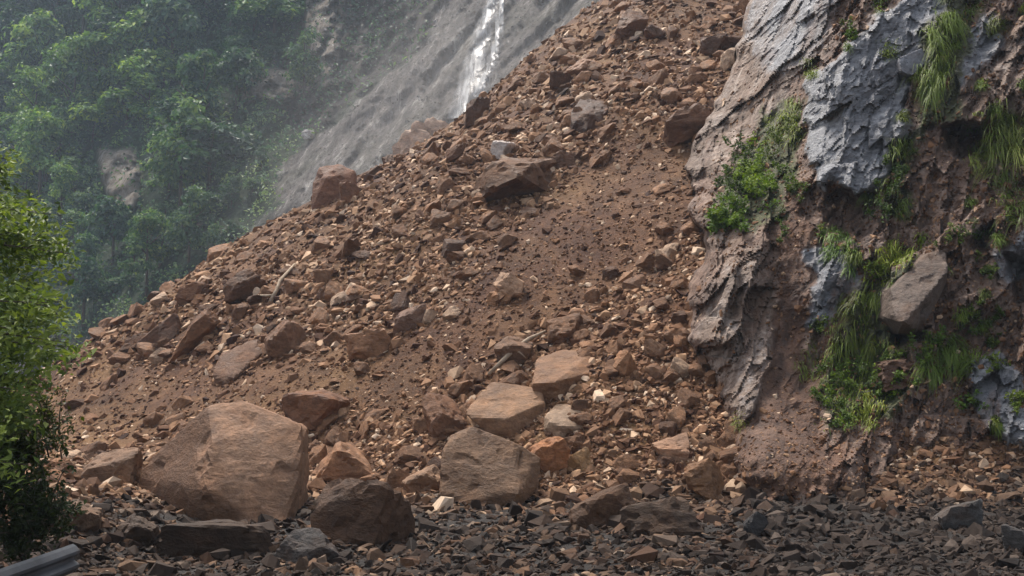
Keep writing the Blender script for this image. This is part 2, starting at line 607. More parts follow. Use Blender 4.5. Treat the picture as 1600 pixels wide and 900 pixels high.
mossA = region([(1340, 440), (1420, 385), (1420, 480), (1400, 560), (1430, 600), (1400, 660), (1290, 670), (1275, 610), (1310, 530)], 16)
mossB = region([(1190, 170), (1250, 150), (1250, 260), (1230, 340), (1120, 370), (1100, 330), (1150, 250)], 18)
mossC = region([(1440, 40), (1520, -40), (1520, 60), (1500, 180), (1430, 210)], 16)
mossD = region([(1385, 215), (1440, 200), (1420, 300), (1440, 360), (1390, 340)], 14)
hollowA = region([(1286, 305), (1325, 292), (1345, 315), (1368, 312), (1350, 385), (1320, 372), (1295, 345)], 8)
hollowB = region([(1468, 205), (1500, 185), (1540, 200), (1535, 240), (1500, 245)], 8)
hollowC = region([(1392, 505), (1450, 505), (1445, 535), (1400, 540)], 6)
hollowD = region([(1570, 395), (1640, 400), (1640, 470), (1585, 470)], 9)
hollowE = region([(1525, 355), (1550, 350), (1548, 385), (1526, 385)], 6)

JW = 0.35 * perlin(B / 1.7, 45)
f1, t1 = facets((J1 + JW) / 1.1, J2 / 3.6, 11, 0.8)
f2, t2 = facets((J1 + JW) / 0.42 + 5, J2 / 1.3, 12, 0.9)
f3, t3 = facets(J1 / 0.16 + 9, J2 / 0.34, 13, 1.0)
bed = ((J1 + 0.25 * J2 + 0.2 * JW) * 2.3 + 0.22 * perlin(B / 0.9, 46)) % 1.0
soft = np.clip(mudA + mudB + 0.35 * dusty, 0, 0.85)
out = (0.6 * f1 + 0.24 * f2) * (1 - soft) * (1 - 0.25 * slab) + 0.11 * f3 * (1 - 0.8 * soft) + 0.16 * bed ** 3 * (1 - soft) * (1 - .6 * slab)
out += 0.45 * fbm(B / 2.4, 3, 51) + 0.10 * fbm(B / 0.5, 4, 52, ridged=True) * (1 - 0.5 * soft) * (1 - .6 * slab)
ribn = np.abs(perlin(np.stack([J1 / 0.38, J2 / 2.0, 0 * J1], -1), 57))
out += ribs * (0.5 - ribn) * 0.7
gul = perlin(np.stack([(U - 0.25 * V) / 0.28, V / 1.7, 0 * U], -1), 58)
out += 0.11 * gul * np.clip(mudA + mudB + .4 * palegrey + dusty * .6, 0, 1)
out += 0.5 * slab + 0.3 * lowslab + 0.22 * mudB + 0.25 * mossA + 0.3 * mossC + 0.2 * palegrey + 0.2 * upper
out -= 0.7 * hollowA + 1.2 * hollowB + 0.8 * hollowC + 1.0 * hollowD + 0.7 * hollowE
out *= 1 - 0.35 * smooth(1, 2, wrap)
fan = smooth(600, 780, PY) * 0.9
D2 = D - out - fan * 0.7 - 2.0 * smooth(560, 750, PY) * smooth(1110, 1175, PX) * smooth(1430, 1290, PX)
C = unproj(PX, PY, D2)
slate_a = np.clip(.30 * smooth(-.1, .5, perlin(B / 1.6, 47)) + slab + 0.5 * upper + 0.9 * midgrey + lowslab + 0.85 * rightgrey + 0.8 * farright + 0.05 * palegrey, 0, 1) * (1 - np.clip(hollowA + hollowB, 0, 1))
mud_a = np.clip(.45 * smooth(.1, .5, perlin(np.stack([(U - .3 * V) / .5, V / 3, 0 * U], -1), 48)) * (1 - slab) + 0.95 * mudA + mudB + 0.35 * smooth(640, 720, PY), 0, 1)
moss_a = np.clip(0.75 * mossA + 0.8 * mossB + 0.8 * mossC + 0.7 * mossD, 0, 1)
pale_a = np.clip(0.8 * palegrey + 0.75 * dusty + 0.5 * ribs + 0.5 * upper, 0, 1)
tone_a = np.clip(0.5 + 0.5 * (t2 - 0.5) + 0.4 * (t3 - 0.5) + .3 * (t1 - .5), 0, 1)
me = mesh_np('cliff', C.reshape(-1, 3), grid_faces(cnu, cnv)[:, ::-1],
             {'slate': slate_a.ravel(), 'mud': mud_a.ravel(), 'moss': moss_a.ravel(), 'pale': pale_a.ravel(), 'tone': tone_a.ravel()}, False)
cliff = tag(obj('cliff', me, M_CLIFF), 'steep broken rock cliff with wet grey slabs and mud streaks beside the slide', kind='structure')


def cliff_at(px, py):
    i = np.clip((np.asarray(px, float) - CP0) / (CP1 - CP0) * (cnu - 1), 0, cnu - 1.001)
    j = np.clip((np.asarray(py, float) - CQ0) / (CQ1 - CQ0) * (cnv - 1), 0, cnv - 1.001)
    return C[np.round(i).astype(int), np.round(j).astype(int)]


# ---------------------------------------------------------------- the far hillside
HP0, HP1, HQ0, HQ1 = -900, 1750, -520, 760
hnu, hnv = 400, 270
HX, HY = np.meshgrid(np.linspace(HP0, HP1, hnu), np.linspace(HQ0, HQ1, hnv), indexing='ij')
HD = 98 + 0.115 * (700 - HX) + 0.13 * (300 - HY)
HD = np.clip(HD, 80, 420)
HB = unproj(HX, HY, HD)
n_h = 7 * perlin(HB / 34, 61) + 4.5 * perlin(HB / 14, 62) + 2.0 * fbm(HB / 5, 3, 63)
CHUTE = [(640, -520), (700, -60), (672, 60), (600, 135), (520, 205), (455, 268), (410, 330), (360, 395), (300, 455), (200, 500), (60, 540), (-60, 640), (-60, 760), (1750, 760), (1750, -520)]
cn = perlin(HB / 9, 64) * 16 + perlin(HB / 3, 65) * 8
chute = smooth(-22, 22, sdf(HX + cn, HY + cn, CHUTE))
bare = smooth(-30, 30, sdf(HX + cn * 1.5, HY + cn, [(455, -200), (700, -200), (690, 60), (600, 140), (500, 215), (440, 200), (420, 130), (470, 60)]))
out1 = smooth(-6, 6, sdf(HX + cn * .5, HY + cn * .5, [(160, 240), (205, 232), (222, 280), (212, 325), (180, 330), (166, 290)]))
out2 = smooth(-6, 6, sdf(HX + cn * .5, HY + cn * .5, [(480, -80), (525, -80), (528, 90), (505, 140), (480, 120)]))
out3 = smooth(-5, 5, sdf(HX + cn * .5, HY + cn * .5, [(370, 115), (400, 112), (460, 110), (465, 160), (440, 165), (400, 150), (375, 160)]))
outc = np.clip(out1 + out2 * .8 + out3 * .7, 0, 1)
grooves = np.abs(perlin(np.stack([(HB[..., 0] - 0.7 * HB[..., 2]) / 4.5, HB[..., 1] / 60, HB[..., 2] / 26], -1), 66))
n_h = n_h * (1 - 0.55 * chute) + chute * (0.5 - grooves) * 5.5
hf, ht = facets((HB[..., 0] - .2 * HB[..., 2]) / 2.2, HB[..., 2] / 4.5, 15, .9)
hf2, _t2 = facets((HB[..., 0] - .45 * HB[..., 2]) / 1.5 + 3, HB[..., 2] / 3.2, 16, .9)
HDD = HD - n_h - 3.0 * hf2 * bare - 1.1 * hf2 * chute - (4 + 3 * hf) * out1 - (3 + 2.5 * hf) * out2 - (3 + 2 * hf) * out3 - 1.2 * hf * bare
HC = unproj(HX, HY, HDD)
me = mesh_np('hills', HC.reshape(-1, 3), grid_faces(hnu, hnv)[:, ::-1], {'chute': np.clip(chute + .85 * outc, 0, 1).ravel(), 'bare': np.clip(bare * .8, 0, 1).ravel(), 'outcrop': np.clip(outc * .9, 0, 1).ravel()}, True)
hills = tag(obj('hills', me, M_HILL), 'steep misty green hillside with a grey rock chute', kind='structure')


def hill_at(px, py):
    i = np.clip((np.asarray(px, float) - HP0) / (HP1 - HP0) * (hnu - 1), 0, hnu - 1.001).round().astype(int)
    j = np.clip((np.asarray(py, float) - HQ0) / (HQ1 - HQ0) * (hnv - 1), 0, hnv - 1.001).round().astype(int)
    return HC[i, j], chute[i, j], bare[i, j], outc[i, j]


# ---------------------------------------------------------------- rocks
def ico(sub):
    bm = bmesh.new()
    bmesh.ops.create_icosphere(bm, subdivisions=sub, radius=1)
    V = np.array([v.co[:] for v in bm.verts])
    Fc = np.array([[v.index for v in f.verts] for f in bm.faces])
    bm.free()
    return V, Fc


ICO = {s: ico(s) for s in (2, 3, 4, 5)}


def hull_planes(pts):
    bm = bmesh.new()
    for p in pts:
        bm.verts.new(p)
    bmesh.ops.convex_hull(bm, input=bm.verts)
    bm.normal_update()
    c = np.mean(np.array(pts), 0)
    N, O = [], []
    for f in bm.faces:
        n = np.array(f.normal[:])
        p = np.array(f.verts[0].co[:])
        o = n @ (p - c)
        if o < 0: n, o = -n, -o
        if np.linalg.norm(n) > .5 and o > 1e-4 and all(n @ m_ < .996 for m_ in N):
            N.append(n); O.append(o)
    bm.free()
    return np.array(N), np.array(O), c


def poly_rock(N, O, sub=4, sharp=22, rough=0.035, seed=0, strata=0.0):
    """a rock bounded by planes N.x=O, worn edges, broken surface; unit-sized."""
    Dr, Fc = ICO[sub]
    q = np.maximum((Dr @ N.T) / O, 1e-4)
    r = 1 / (np.sum(q ** sharp, 1) ** (1 / sharp))
    Pn = Dr * r[:, None]
    k = seed * 3.7
    n = fbm(Pn * 2.2 + k, 4, 81 + seed % 50) + 0.7 * fbm(Pn * 1.4 - k, 3, 91 + seed % 40, ridged=True) - .3
    r = r + r * rough * n * 1.5
    if strata:
        s = Pn @ np.array([0.25, 0.2, 0.95]) * 6 + 2.6 * perlin(Pn * 1.7 + k, 7) + 0.8 * perlin(Pn * 5 + k, 8)
        r = r + strata * (np.abs((s % 1) - .5) - .25) * r
    # chipped edges
    ch = perlin(Pn * 3.1 + k, 17)
    r = r * (1 - 0.07 * rough / 0.035 * smooth(0.3, 0.5, ch))
    return Dr * r[:, None], Fc


def random_planes(seed, n=11, flat=0.0):
    """joint faces of a broken block: three skewed pairs and a few chipped corners."""
    g = np.random.default_rng(seed)
    q = np.linalg.qr(g.normal(size=(3, 3)))[0]
    q = q if g.random() < .5 else np.linalg.qr(np.eye(3) + g.normal(size=(3, 3)) * .35)[0]
    ax_ = np.vstack([q, -q]) + g.normal(size=(6, 3)) * .2
    cut = np.sign(g.normal(size=(max(n - 6, 2), 3))) * g.uniform(.25, 1, (max(n - 6, 2), 3))
    N = np.vstack([ax_, cut @ q])
    N /= np.linalg.norm(N, axis=1)[:, None]
    O = np.concatenate([g.uniform(.62, .95, 6), g.uniform(.72, 1.05, len(N) - 6)])
    return N, O


BROWN, TAN, DARK, PALE, GREY, RED, SLATE = (0.16, 0.080, 0.043), (0.25, 0.138, 0.078), (0.08, 0.042, 0.026), (0.40, 0.32, 0.26), (0.14, 0.13, 0.122), (0.15, 0.075, 0.05), (0.038, 0.039, 0.042)
LANDMARKS = []


def hero(label, box, col, seed, tilt=0.0, depth=0.8, sub=4, flat=0, rough=0.05, sink=0.3, planes=None, name='boulder', group=None, strata=0.0, base=None, short=None, nfac=11, away=0.0):
    x0, y0, x1, y1 = box
    b = hit((x0 + x1) / 2, y1 - (y1 - y0) * 0.12) if base is None else np.array(base, float)
    d = b[1]
    m = d * math.hypot(1, (b[2] - CAM_Z) / d) / F          # metres per pixel there
    W, H = (x1 - x0) * m, (y1 - y0) * m
    N, O = random_planes(seed, nfac, flat) if planes is None else planes
    V, Fc = poly_rock(N, O, sub, 70, rough, seed, strata)
    if tilt:
        V = V * np.array([1.0, 0.8, 0.55])
        c, s = math.cos(tilt), math.sin(tilt)
        V = np.stack([V[:, 0] * c - V[:, 2] * s, V[:, 1], V[:, 0] * s + V[:, 2] * c], -1)
    mn, mx = V.min(0), V.max(0)
    V = (V - (mn + mx) / 2) / (mx - mn)
    V = V * np.array([W, depth * min(W, 1.6 * H), H * (1 + sink)])
    V[:, 1] += V[:, 2] * 0.0
    ctr = unproj((x0 + x1) / 2, (y0 + y1) / 2 + (y1 - y0) * sink / 2, d + away)
    me = mesh_np(name, V, Fc, None, False)
    o = obj(name, me, M_ROCK)
    o.location = ctr
    col = (col[0] * .95, col[1] * .78, col[2] * .63) if col[0] > col[2] * 1.25 else col
    o.color = (*col, 1)
    tag(o, label, 'boulder' if name == 'boulder' else name.replace('_', ' '), group)
    LANDMARKS.append((ctr, (x0 + x1) / 2, (y0 + y1) / 2, max(x1 - x0, y1 - y0), short or label))
    return o


def carved(label, pts, col, seed, thick=1.4, sub=5, rough=0.02, base_px=None, strata=0.0, short=None, name='boulder', painted_shade=None):
    """a boulder whose facets follow the corners seen in the photograph; each corner has its own depth."""
    P = np.array(pts, float)
    bx = base_px or (P[:, 0].mean(), P[:, 1].max() - 6)
    d = hit(*bx)[1]
    W = unproj(P[:, 0], P[:, 1], d + P[:, 2])
    cx = W.mean(0)
    back = W + np.array([0, thick, 0])
    back[:, 0] = cx[0] + (back[:, 0] - cx[0]) * 0.86
    back[:, 2] -= 0.12 * thick
    low = W[np.argsort(W[:, 2])[:4]] + np.array([0, 0.2, -0.35])
    allp = np.vstack([W, back, low])
    mn, mx = allp.min(0), allp.max(0)
    sz = mx - mn
    N, O, c = hull_planes([tuple(p) for p in (allp - mn) / sz * 2 - 1])
    V, Fc = poly_rock(N, O, sub, 110, rough, seed, strata)
    V = (V + c + 1) / 2 * sz                              # back to metres, relative to mn
    ctr = (mn + mx) / 2
    V = V + mn - ctr
    at_ = None
    if painted_shade is not None:  # shaded side put into the boulder's colour inside this outline
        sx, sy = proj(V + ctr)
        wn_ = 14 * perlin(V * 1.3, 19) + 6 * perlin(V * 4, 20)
        at_ = {'painted_shade': smooth(-7, 7, sdf(sx + wn_, sy + wn_, painted_shade))}
    me = mesh_np(name, V, Fc, at_, False)
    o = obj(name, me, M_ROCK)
    o.location = ctr
    o.color = (col[0] * .80, col[1] * .735, col[2] * .67, 1)
    tag(o, label, 'boulder')
    LANDMARKS.append((ctr, P[:, 0].mean(), P[:, 1].mean(), max(np.ptp(P[:, 0]), np.ptp(P[:, 1])), short or label))
    return o


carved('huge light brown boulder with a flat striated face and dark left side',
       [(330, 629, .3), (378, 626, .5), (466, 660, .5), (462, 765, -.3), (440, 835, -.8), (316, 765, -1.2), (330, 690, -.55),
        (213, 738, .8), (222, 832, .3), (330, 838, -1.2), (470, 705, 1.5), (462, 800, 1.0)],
       (0.27, 0.17, 0.115), 3, 1.6, 5, 0.022, (340, 812), 0.003, 'huge striated boulder', painted_shade=[(180, 900), (190, 700), (300, 600), (326, 650), (318, 700), (312, 755), (372, 790), (395, 900)])  # left and lower sides painted darker as shade
carved('large rounded brown boulder below the tilted slab pair',
       [(735, 665, .7), (690, 705, .4), (685, 770, 0), (705, 790, -.2), (800, 788, -.4), (812, 770, -.45), (842, 760, .2), (845, 715, .5), (800, 690, .3), (705, 680, .8)],
       (0.18, 0.115, 0.075), 5, 1.5, 5, 0.022, (760, 788), 0.0, 'rounded brown boulder')
carved('upper slab of the tilted pair, flat tan top and dark side',
       [(838, 560, 1.2), (880, 545, 1.6), (932, 552, 1.2), (934, 580, .6), (868, 596, -.2), (832, 600, 0), (930, 585, .75), (872, 625, -.05), (905, 612, .4)],
       (0.25, 0.148, 0.09), 8, 1.0, 5, 0.022, (880, 622), 0.0, 'upper tilted slab')
carved('lower slab of the tilted pair with cracked light top',
       [(768, 596, 1.3), (846, 606, .9), (850, 628, .4), (790, 655, -.3), (730, 650, .2), (728, 640, .5), (852, 634, .5), (852, 650, .45), (797, 686, -.2), (835, 672, .2)],
       (0.26, 0.165, 0.105), 9, 1.0, 5, 0.022, (795, 684), 0.0, 'lower tilted slab')
carved('round boulder with a broken pale top right of the lower slab',
       [(850, 650, .4), (868, 632, .9), (910, 630, .8), (925, 650, .4), (915, 668, 0), (880, 666, -.2), (858, 658, 0), (922, 672, .25), (905, 685, .1), (872, 684, -.1), (850, 670, .2)],
       (0.30, 0.225, 0.165), 10, .7, 4, 0.03, (888, 682), 0.0, 'pale topped boulder')
carved('long leaning slab of brown rock with shadowed right edge',
       [(330, 580, .2), (345, 550, .9), (400, 528, 1.2), (414, 545, .8), (366, 590, -.2), (352, 600, -.2), (335, 592, 0), (414, 556, .9), (372, 600, -.05)],
       (0.17, 0.1, 0.066), 11, .8, 4, 0.03, (355, 598), 0.0, 'long leaning slab')
carved('big reddish boulder perched on the slide edge before the misty chute',
       [(488, 285, .4), (500, 260, .6), (530, 256, .7), (556, 268, .5), (553, 285, .2), (522, 325, -.3), (486, 325, -.1), (556, 318, .1), (510, 277, -.2)],
       (0.2, 0.11, 0.075), 13, 1.0, 4, 0.035, (520, 316), 0.0, 'reddish edge boulder')
carved('dark blocky boulder high on the slide with lighter top',
       [(892, 175, .7), (905, 155, 1.6), (945, 155, 1.6), (958, 172, .8), (955, 200, .2), (918, 204, -.3), (893, 192, .1), (918, 178, -.1)],
       (0.105, 0.066, 0.05), 14, 1.6, 4, 0.035, (922, 202), 0.0, 'dark blocky boulder')

for args in [
    ('tan angular boulder between the pale topped boulder and rounded boulder', (825, 682, 890, 740), TAN, 21, 0, .9),
    ('square brown block on the right where slide meets mud', (1068, 716, 1152, 784), (0.17, .11, .07), 22, 0, .9),
    ('dark brown boulder at the road below the small tan slab', (490, 748, 645, 855), (0.075, .050, .037), 23, 0, .8),
    ('light brown slab lying right of the huge boulder', (482, 690, 592, 752), (0.24, .155, .105), 24, 0.1, .8),
    ('low dark boulder in front of the huge boulder', (250, 815, 432, 872), (0.045, .035, .03), 25, 0, .6),
    ('grey boulder half buried at the road edge centre left', (428, 826, 545, 884), (0.055, .049, .046), 26, 0, .7),
    ('grey layered slab left of the huge boulder', (130, 700, 218, 758), (0.17, .125, .098), 27, 0.25, .8),
    ('brown boulder tucked left of the lower slab', (658, 614, 730, 682), (0.15, .09, .06), 28, 0, .9),
    ('rust brown boulder above right corner of the huge boulder', (440, 608, 545, 666), (0.15, .085, .055), 29, 0, .8),
    ('brown block with hollow shaded underside above leaning slab', (412, 498, 482, 556), (0.17, .11, .078), 30, 0, .8),
    ('tan wedge rock right of the hollow block', (540, 514, 612, 558), (0.26, .165, .11), 31, 0.15, .8),
    ('tilted purplish grey plate of rock on the slope', (613, 474, 666, 522), (0.2, .145, .125), 32, 0.55, .6),
    ('pale pinkish boulder alone on the fine dirt', (770, 424, 820, 466), (0.42, .32, .25), 33, 0, .9),
    ('brown boulder against the cliff high on the slide', (1035, 165, 1112, 222), (0.14, .088, .065), 34, 0.3, .9),
    ('dark pointed boulder at slide edge beside the waterfall foot', (725, 152, 768, 192), (0.1, .065, .052), 35, 0.2, .9),
    ('small white rock above the jutting boulder', (765, 216, 806, 246), (0.5, .44, .4), 36, 0, .9),
    ('brown boulder near the top of the slide', (958, 14, 1012, 62), (0.14, .088, .064), 37, 0.3, .9),
    ('smaller brown boulder beside the topmost boulder', (1005, 38, 1042, 62), (0.12, .076, .058), 38, 0, .9),
    ('round tan boulder right of the upper slab', (953, 546, 998, 588), (0.22, .14, .09), 39, 0, .9),
    ('wide dark brown boulder at the road edge centre', (890, 756, 1000, 832), (0.075, .05, .036), 40, 0.2, .8),
    ('smooth grey boulder beside the wide dark boulder', (968, 775, 1092, 842), (0.06, .046, .038), 41, 0, .8),
    ('pale rock left of the rounded brown boulder', (628, 728, 692, 778), (0.24, .175, .13), 42, 0.2, .9),
    ('brown boulder above the upper slab', (852, 488, 912, 536), (0.17, .108, .073), 43, 0, .9),
    ('greyish brown boulder left above the upper slab', (772, 524, 834, 572), (0.15, .105, .08), 44, 0, .9),
    ('pinkish flat rock in scree near the mud fan', (1018, 676, 1078, 716), (0.27, .19, .145), 45, 0, .8),
    ('dark domed boulder on the slide left edge', (352, 420, 432, 466), (0.11, .07, .05), 46, 0.3, .8),
    ('long dark boulder low on the slide left edge', (214, 488, 282, 542), (0.1, .062, .046), 47, 0.5, .8),
    ('light edged boulder above the long dark boulder', (278, 440, 325, 470), (0.18, .11, .075), 48, 0.2, .8),
    ('earthy lump of soil and rock on left edge', (272, 480, 340, 550), (0.15, .088, .055), 49, 0.6, .8),
    ('dark flat rock near the cliff at slide top', (1092, 54, 1160, 88), (0.105, .07, .055), 50, 0.05, .8),
    ('light tan slab near the slide top left', (884, 88, 936, 120), (0.25, .17, .125), 51, 0.2, .8),
    ('dark rock below the light tan slab', (858, 114, 892, 142), (0.1, .065, .05), 52, 0, .9),
    ('flat dark rock at the left toe of slide', (192, 520, 246, 546), (0.13, .08, .055), 53, 0.1, .8),
    ('grey upright block at the road edge right', (1462, 780, 1535, 834), (0.07, .065, .062), 54, 0.4, .8),
    ('pale narrow stone below the mud streaks', (1308, 728, 1334, 752), (0.34, .29, .25), 55, 0.6, .8),
    ('dark block at the road edge', (1160, 798, 1198, 842), (0.035, .033, .033), 56, 0, .9),
    ('grey rounded boulder left of the huge boulder base', (165, 806, 245, 850), (0.075, .062, .055), 57, 0.1, .8),
    ('brown squat boulder by the roadside shrubs', (95, 782, 160, 835), (0.11, .085, .07), 58, 0.3, .8),
    ('tan triangular rock under the rounded brown boulder', (595, 730, 640, 770), (0.2, .135, .095), 59, 0, .9),
    ('yellowish rock right of the tan angular boulder', (885, 698, 925, 736), (0.24, .17, .1), 60, 0, .9),
    ('grey rock slab at far right road edge', (1560, 820, 1615, 872), (0.05, .045, .042), 61, 0, .8),
    ('broad brown boulder jutting out mid slope, dark underside', (735, 238, 880, 312), (0.13, .085, .06), 92, 0.42, 1.0),
    ('rough dark ledge rock beside the jutting boulder', (850, 236, 905, 262), (0.12, .077, .058), 62, 0.3, .8),
    ('small reddish rock left of the edge boulder', (528, 285, 570, 318), (0.18, .105, .072), 63, 0, .9),
    ('brown rock tucked under slide edge by chute', (690, 222, 730, 255), (0.12, .075, .055), 64, 0.4, .8),
]:
    hero(args[0], args[1], args[2], args[3], args[4], args[5])

# ---------------------------------------------------------------- rubble
APEX_DIR = np.array([0.78, 0.3, 0.55])


def slope_basis(P):
    e = 0.4
    hx = (height(P[:, 0] + e, P[:, 1], False) - height(P[:, 0] - e, P[:, 1], False)) / (2 * e)
    hy = (height(P[:, 0], P[:, 1] + e, False) - height(P[:, 0], P[:, 1] - e, False)) / (2 * e)
    n = np.stack([-hx, -hy, np.ones(len(P))], -1)
    n /= np.linalg.norm(n, axis=1)[:, None]
    return n


def rot_from(n, g, spread=0.45):
    """rotation matrices whose z lies near the slope normal and x near the fall line seen in the picture."""
    m = len(n)
    z = n + g.normal(size=(m, 3)) * spread
    z /= np.linalg.norm(z, axis=1)[:, None]
    x = np.array([0.80, 0.1, 0.55]) + g.normal(size=(m, 3)) * 0.65
    x -= z * np.sum(x * z, 1)[:, None]
    x /= np.linalg.norm(x, axis=1)[:, None]
    y = np.cross(z, x)
    return np.stack([x, y, z], -1)


DIRT = [(1090, 200), (1105, 330), (1050, 370), (950, 440), (880, 480), (790, 530), (720, 590), (640, 640), (470, 640), (330, 625), (80, 690), (60, 600), (200, 575), (330, 590), (430, 560), (560, 560), (660, 520), (760, 430), (820, 330), (900, 270), (1000, 210)]
SKID = [(440, 560), (560, 560), (680, 520), (700, 600), (620, 640), (470, 640), (340, 620), (80, 640), (110, 590), (300, 600)]


def coarse(px, py, seed):
    wob = 30
    dd = smooth(-40, 30, sdf(px, py, DIRT))
    c = 1.0 - 0.74 * dd
    c = np.where(py > 690, np.maximum(c, 0.95), c)
    up = smooth(130, 20, py) * smooth(960, 1000, px)
    return c * (1 - 0.35 * up)


def sample_slope(n, g, pxr=(-350, 2100)):
    a = g.uniform(ray_tan(pxr[0], 450)[0], ray_tan(pxr[1], 450)[0], n)
    d = np.exp(g.uniform(math.log(10), math.log(72), n))
    x, y = a * d, d
    z = height(x, y)
    P = np.stack([x, y, z], -1)
    nr = slope_basis(P)
    view = np.array([0, 0, CAM_Z]) - P
    view /= np.linalg.norm(view, axis=1)[:, None]
    vis = np.sum(nr * view, 1)
    px, py = proj(P)
    return P, nr, vis, px, py


def hull_proto(seed, npts, dims):
    g = np.random.default_rng(seed)
    p = g.normal(size=(npts, 3))
    p /= np.linalg.norm(p, axis=1)[:, None]
    p *= g.uniform(.78, 1.0, (npts, 1))
    p *= np.array(dims)
    bm = bmesh.new()
    for q in p: bm.verts.new(q)
    bmesh.ops.convex_hull(bm, input=bm.verts)
    for v in [v for v in bm.verts if not v.link_faces]: bm.verts.remove(v)
    bm.verts.index_update()
    V = np.array([v.co[:] for v in bm.verts])
    Fc = np.array([[v.index for v in f.verts] for f in bm.faces])
    bm.free()
    return V, Fc


g = np.random.default_rng(11)
P, nr, vis, px, py = sample_slope(520000, g)
c = coarse(px, py, 0)
keep = (vis > 0.04) & (g.random(len(P)) < np.clip(vis * 1.4, 0.15, 1) * (0.55 + 0.45 * c)) & (py > -120) & (py < 1000) & (px > -250)
keep &= px < 2050
idx = np.nonzero(keep)[0][:82000]
P, nr, px, py, c = P[idx], nr[idx], px[idx], py[idx], c[idx]
sk = []
for (cc, lx, ly, ls, _s) in list(LANDMARKS):
    rad_ = ls * cc[1] / F * .5
    m_ = int(np.clip(ls * .5, 8, 70))
    an_ = g.uniform(-.5, math.pi + .5, m_)
    rr_ = rad_ * g.uniform(.75, 1.2, m_)
    x_, y_ = cc[0] + rr_ * np.cos(an_), cc[1] - .8 * rr_ * np.sin(an_)
    sk.append(np.stack([x_, y_, height(x_, y_)], -1))
sk = np.vstack(sk)
P = np.vstack([P, sk]); nr = np.vstack([nr, slope_basis(sk)])
_a, _b = proj(sk)
px, py, c = np.r_[px, _a], np.r_[py, _b], np.r_[c, np.full(len(sk), 1.0)]
dpt = P[:, 1]
# a size in pixels first (as rubble is sorted in the picture), then metres
u = g.random(len(P))
spx = np.minimum(1.5 + 5.1 * (1 - u) ** -0.42 * (0.35 + 0.85 * c), 25 + 6 * g.random(len(P)))
size = np.clip(spx * dpt / F * 0.62, 0.015, 0.55)
size = np.where((py > 760), size * (0.9 + 1.0 * g.random(len(P)) ** 2), size)
R = rot_from(nr, g)
tone = np.clip(g.normal(0.47, 0.25, len(P)) + 0.10 * smooth(330, 120, py) * (g.random(len(P)) < .5) + .08 * perlin(P / 3, 9), 0, 1)
tone = np.where((c < .6) & (g.random(len(P)) < .7), tone * .8, tone)      # clods of soil in the fine dirt
pale = g.random(len(P)) < 0.05
tone = np.where(pale, g.uniform(.9, 1, len(P)), tone)
# 300 that show largest become things of their own
order = np.argsort(-spx * np.where((px > 0) & (px < 1180) & (py > 0) & (py < 760), 1, 0.2))
big, small = order[:285], order[285:]

protos = [hull_proto(100 + k, (9, 11, 13)[k % 3], (1, (.75, .6, .85)[k % 3], (.55, .35, .7)[k % 3])) for k in range(24)]
Vs, Fs, Ts, Ws = [], [], [], []
off = 0
which = g.integers(0, 24, len(P))
wet_fade = dark_fade(P[:, 0], P[:, 1], P[:, 2])
wet_fade = wet_fade + .42 * smooth(1120, 1260, px) * smooth(630, 700, py)  # wetter talus on the right, added to the near dark fade
wet_fade = np.clip(wet_fade + g.normal(0, .22, len(P)) - .05, 0, 1)
for k, (pv, pf) in enumerate(protos):
    s = small[which[small] == k]
    if not len(s): continue
    W = np.einsum('nij,vj->nvi', R[s], pv) * size[s][:, None, None]
    W = W + (P[s] + nr[s] * (size[s] * 0.02)[:, None])[:, None, :]
    nvp = len(pv)
    Vs.append(W.reshape(-1, 3))
    Fs.append((pf[None] + (np.arange(len(s)) * nvp)[:, None, None] + off).reshape(-1, 3))
    Ts.append(np.repeat(tone[s], nvp))
    Ws.append(np.repeat(wet_fade[s], nvp))
    off += len(s) * nvp
me = mesh_np('rubble', np.vstack(Vs), np.vstack(Fs), {'tone': np.concatenate(Ts), 'wet': np.concatenate(Ws)}, False)
tag(obj('rubble', me, M_SCREE), 'loose brown stones and chips covering the slide', kind='stuff')

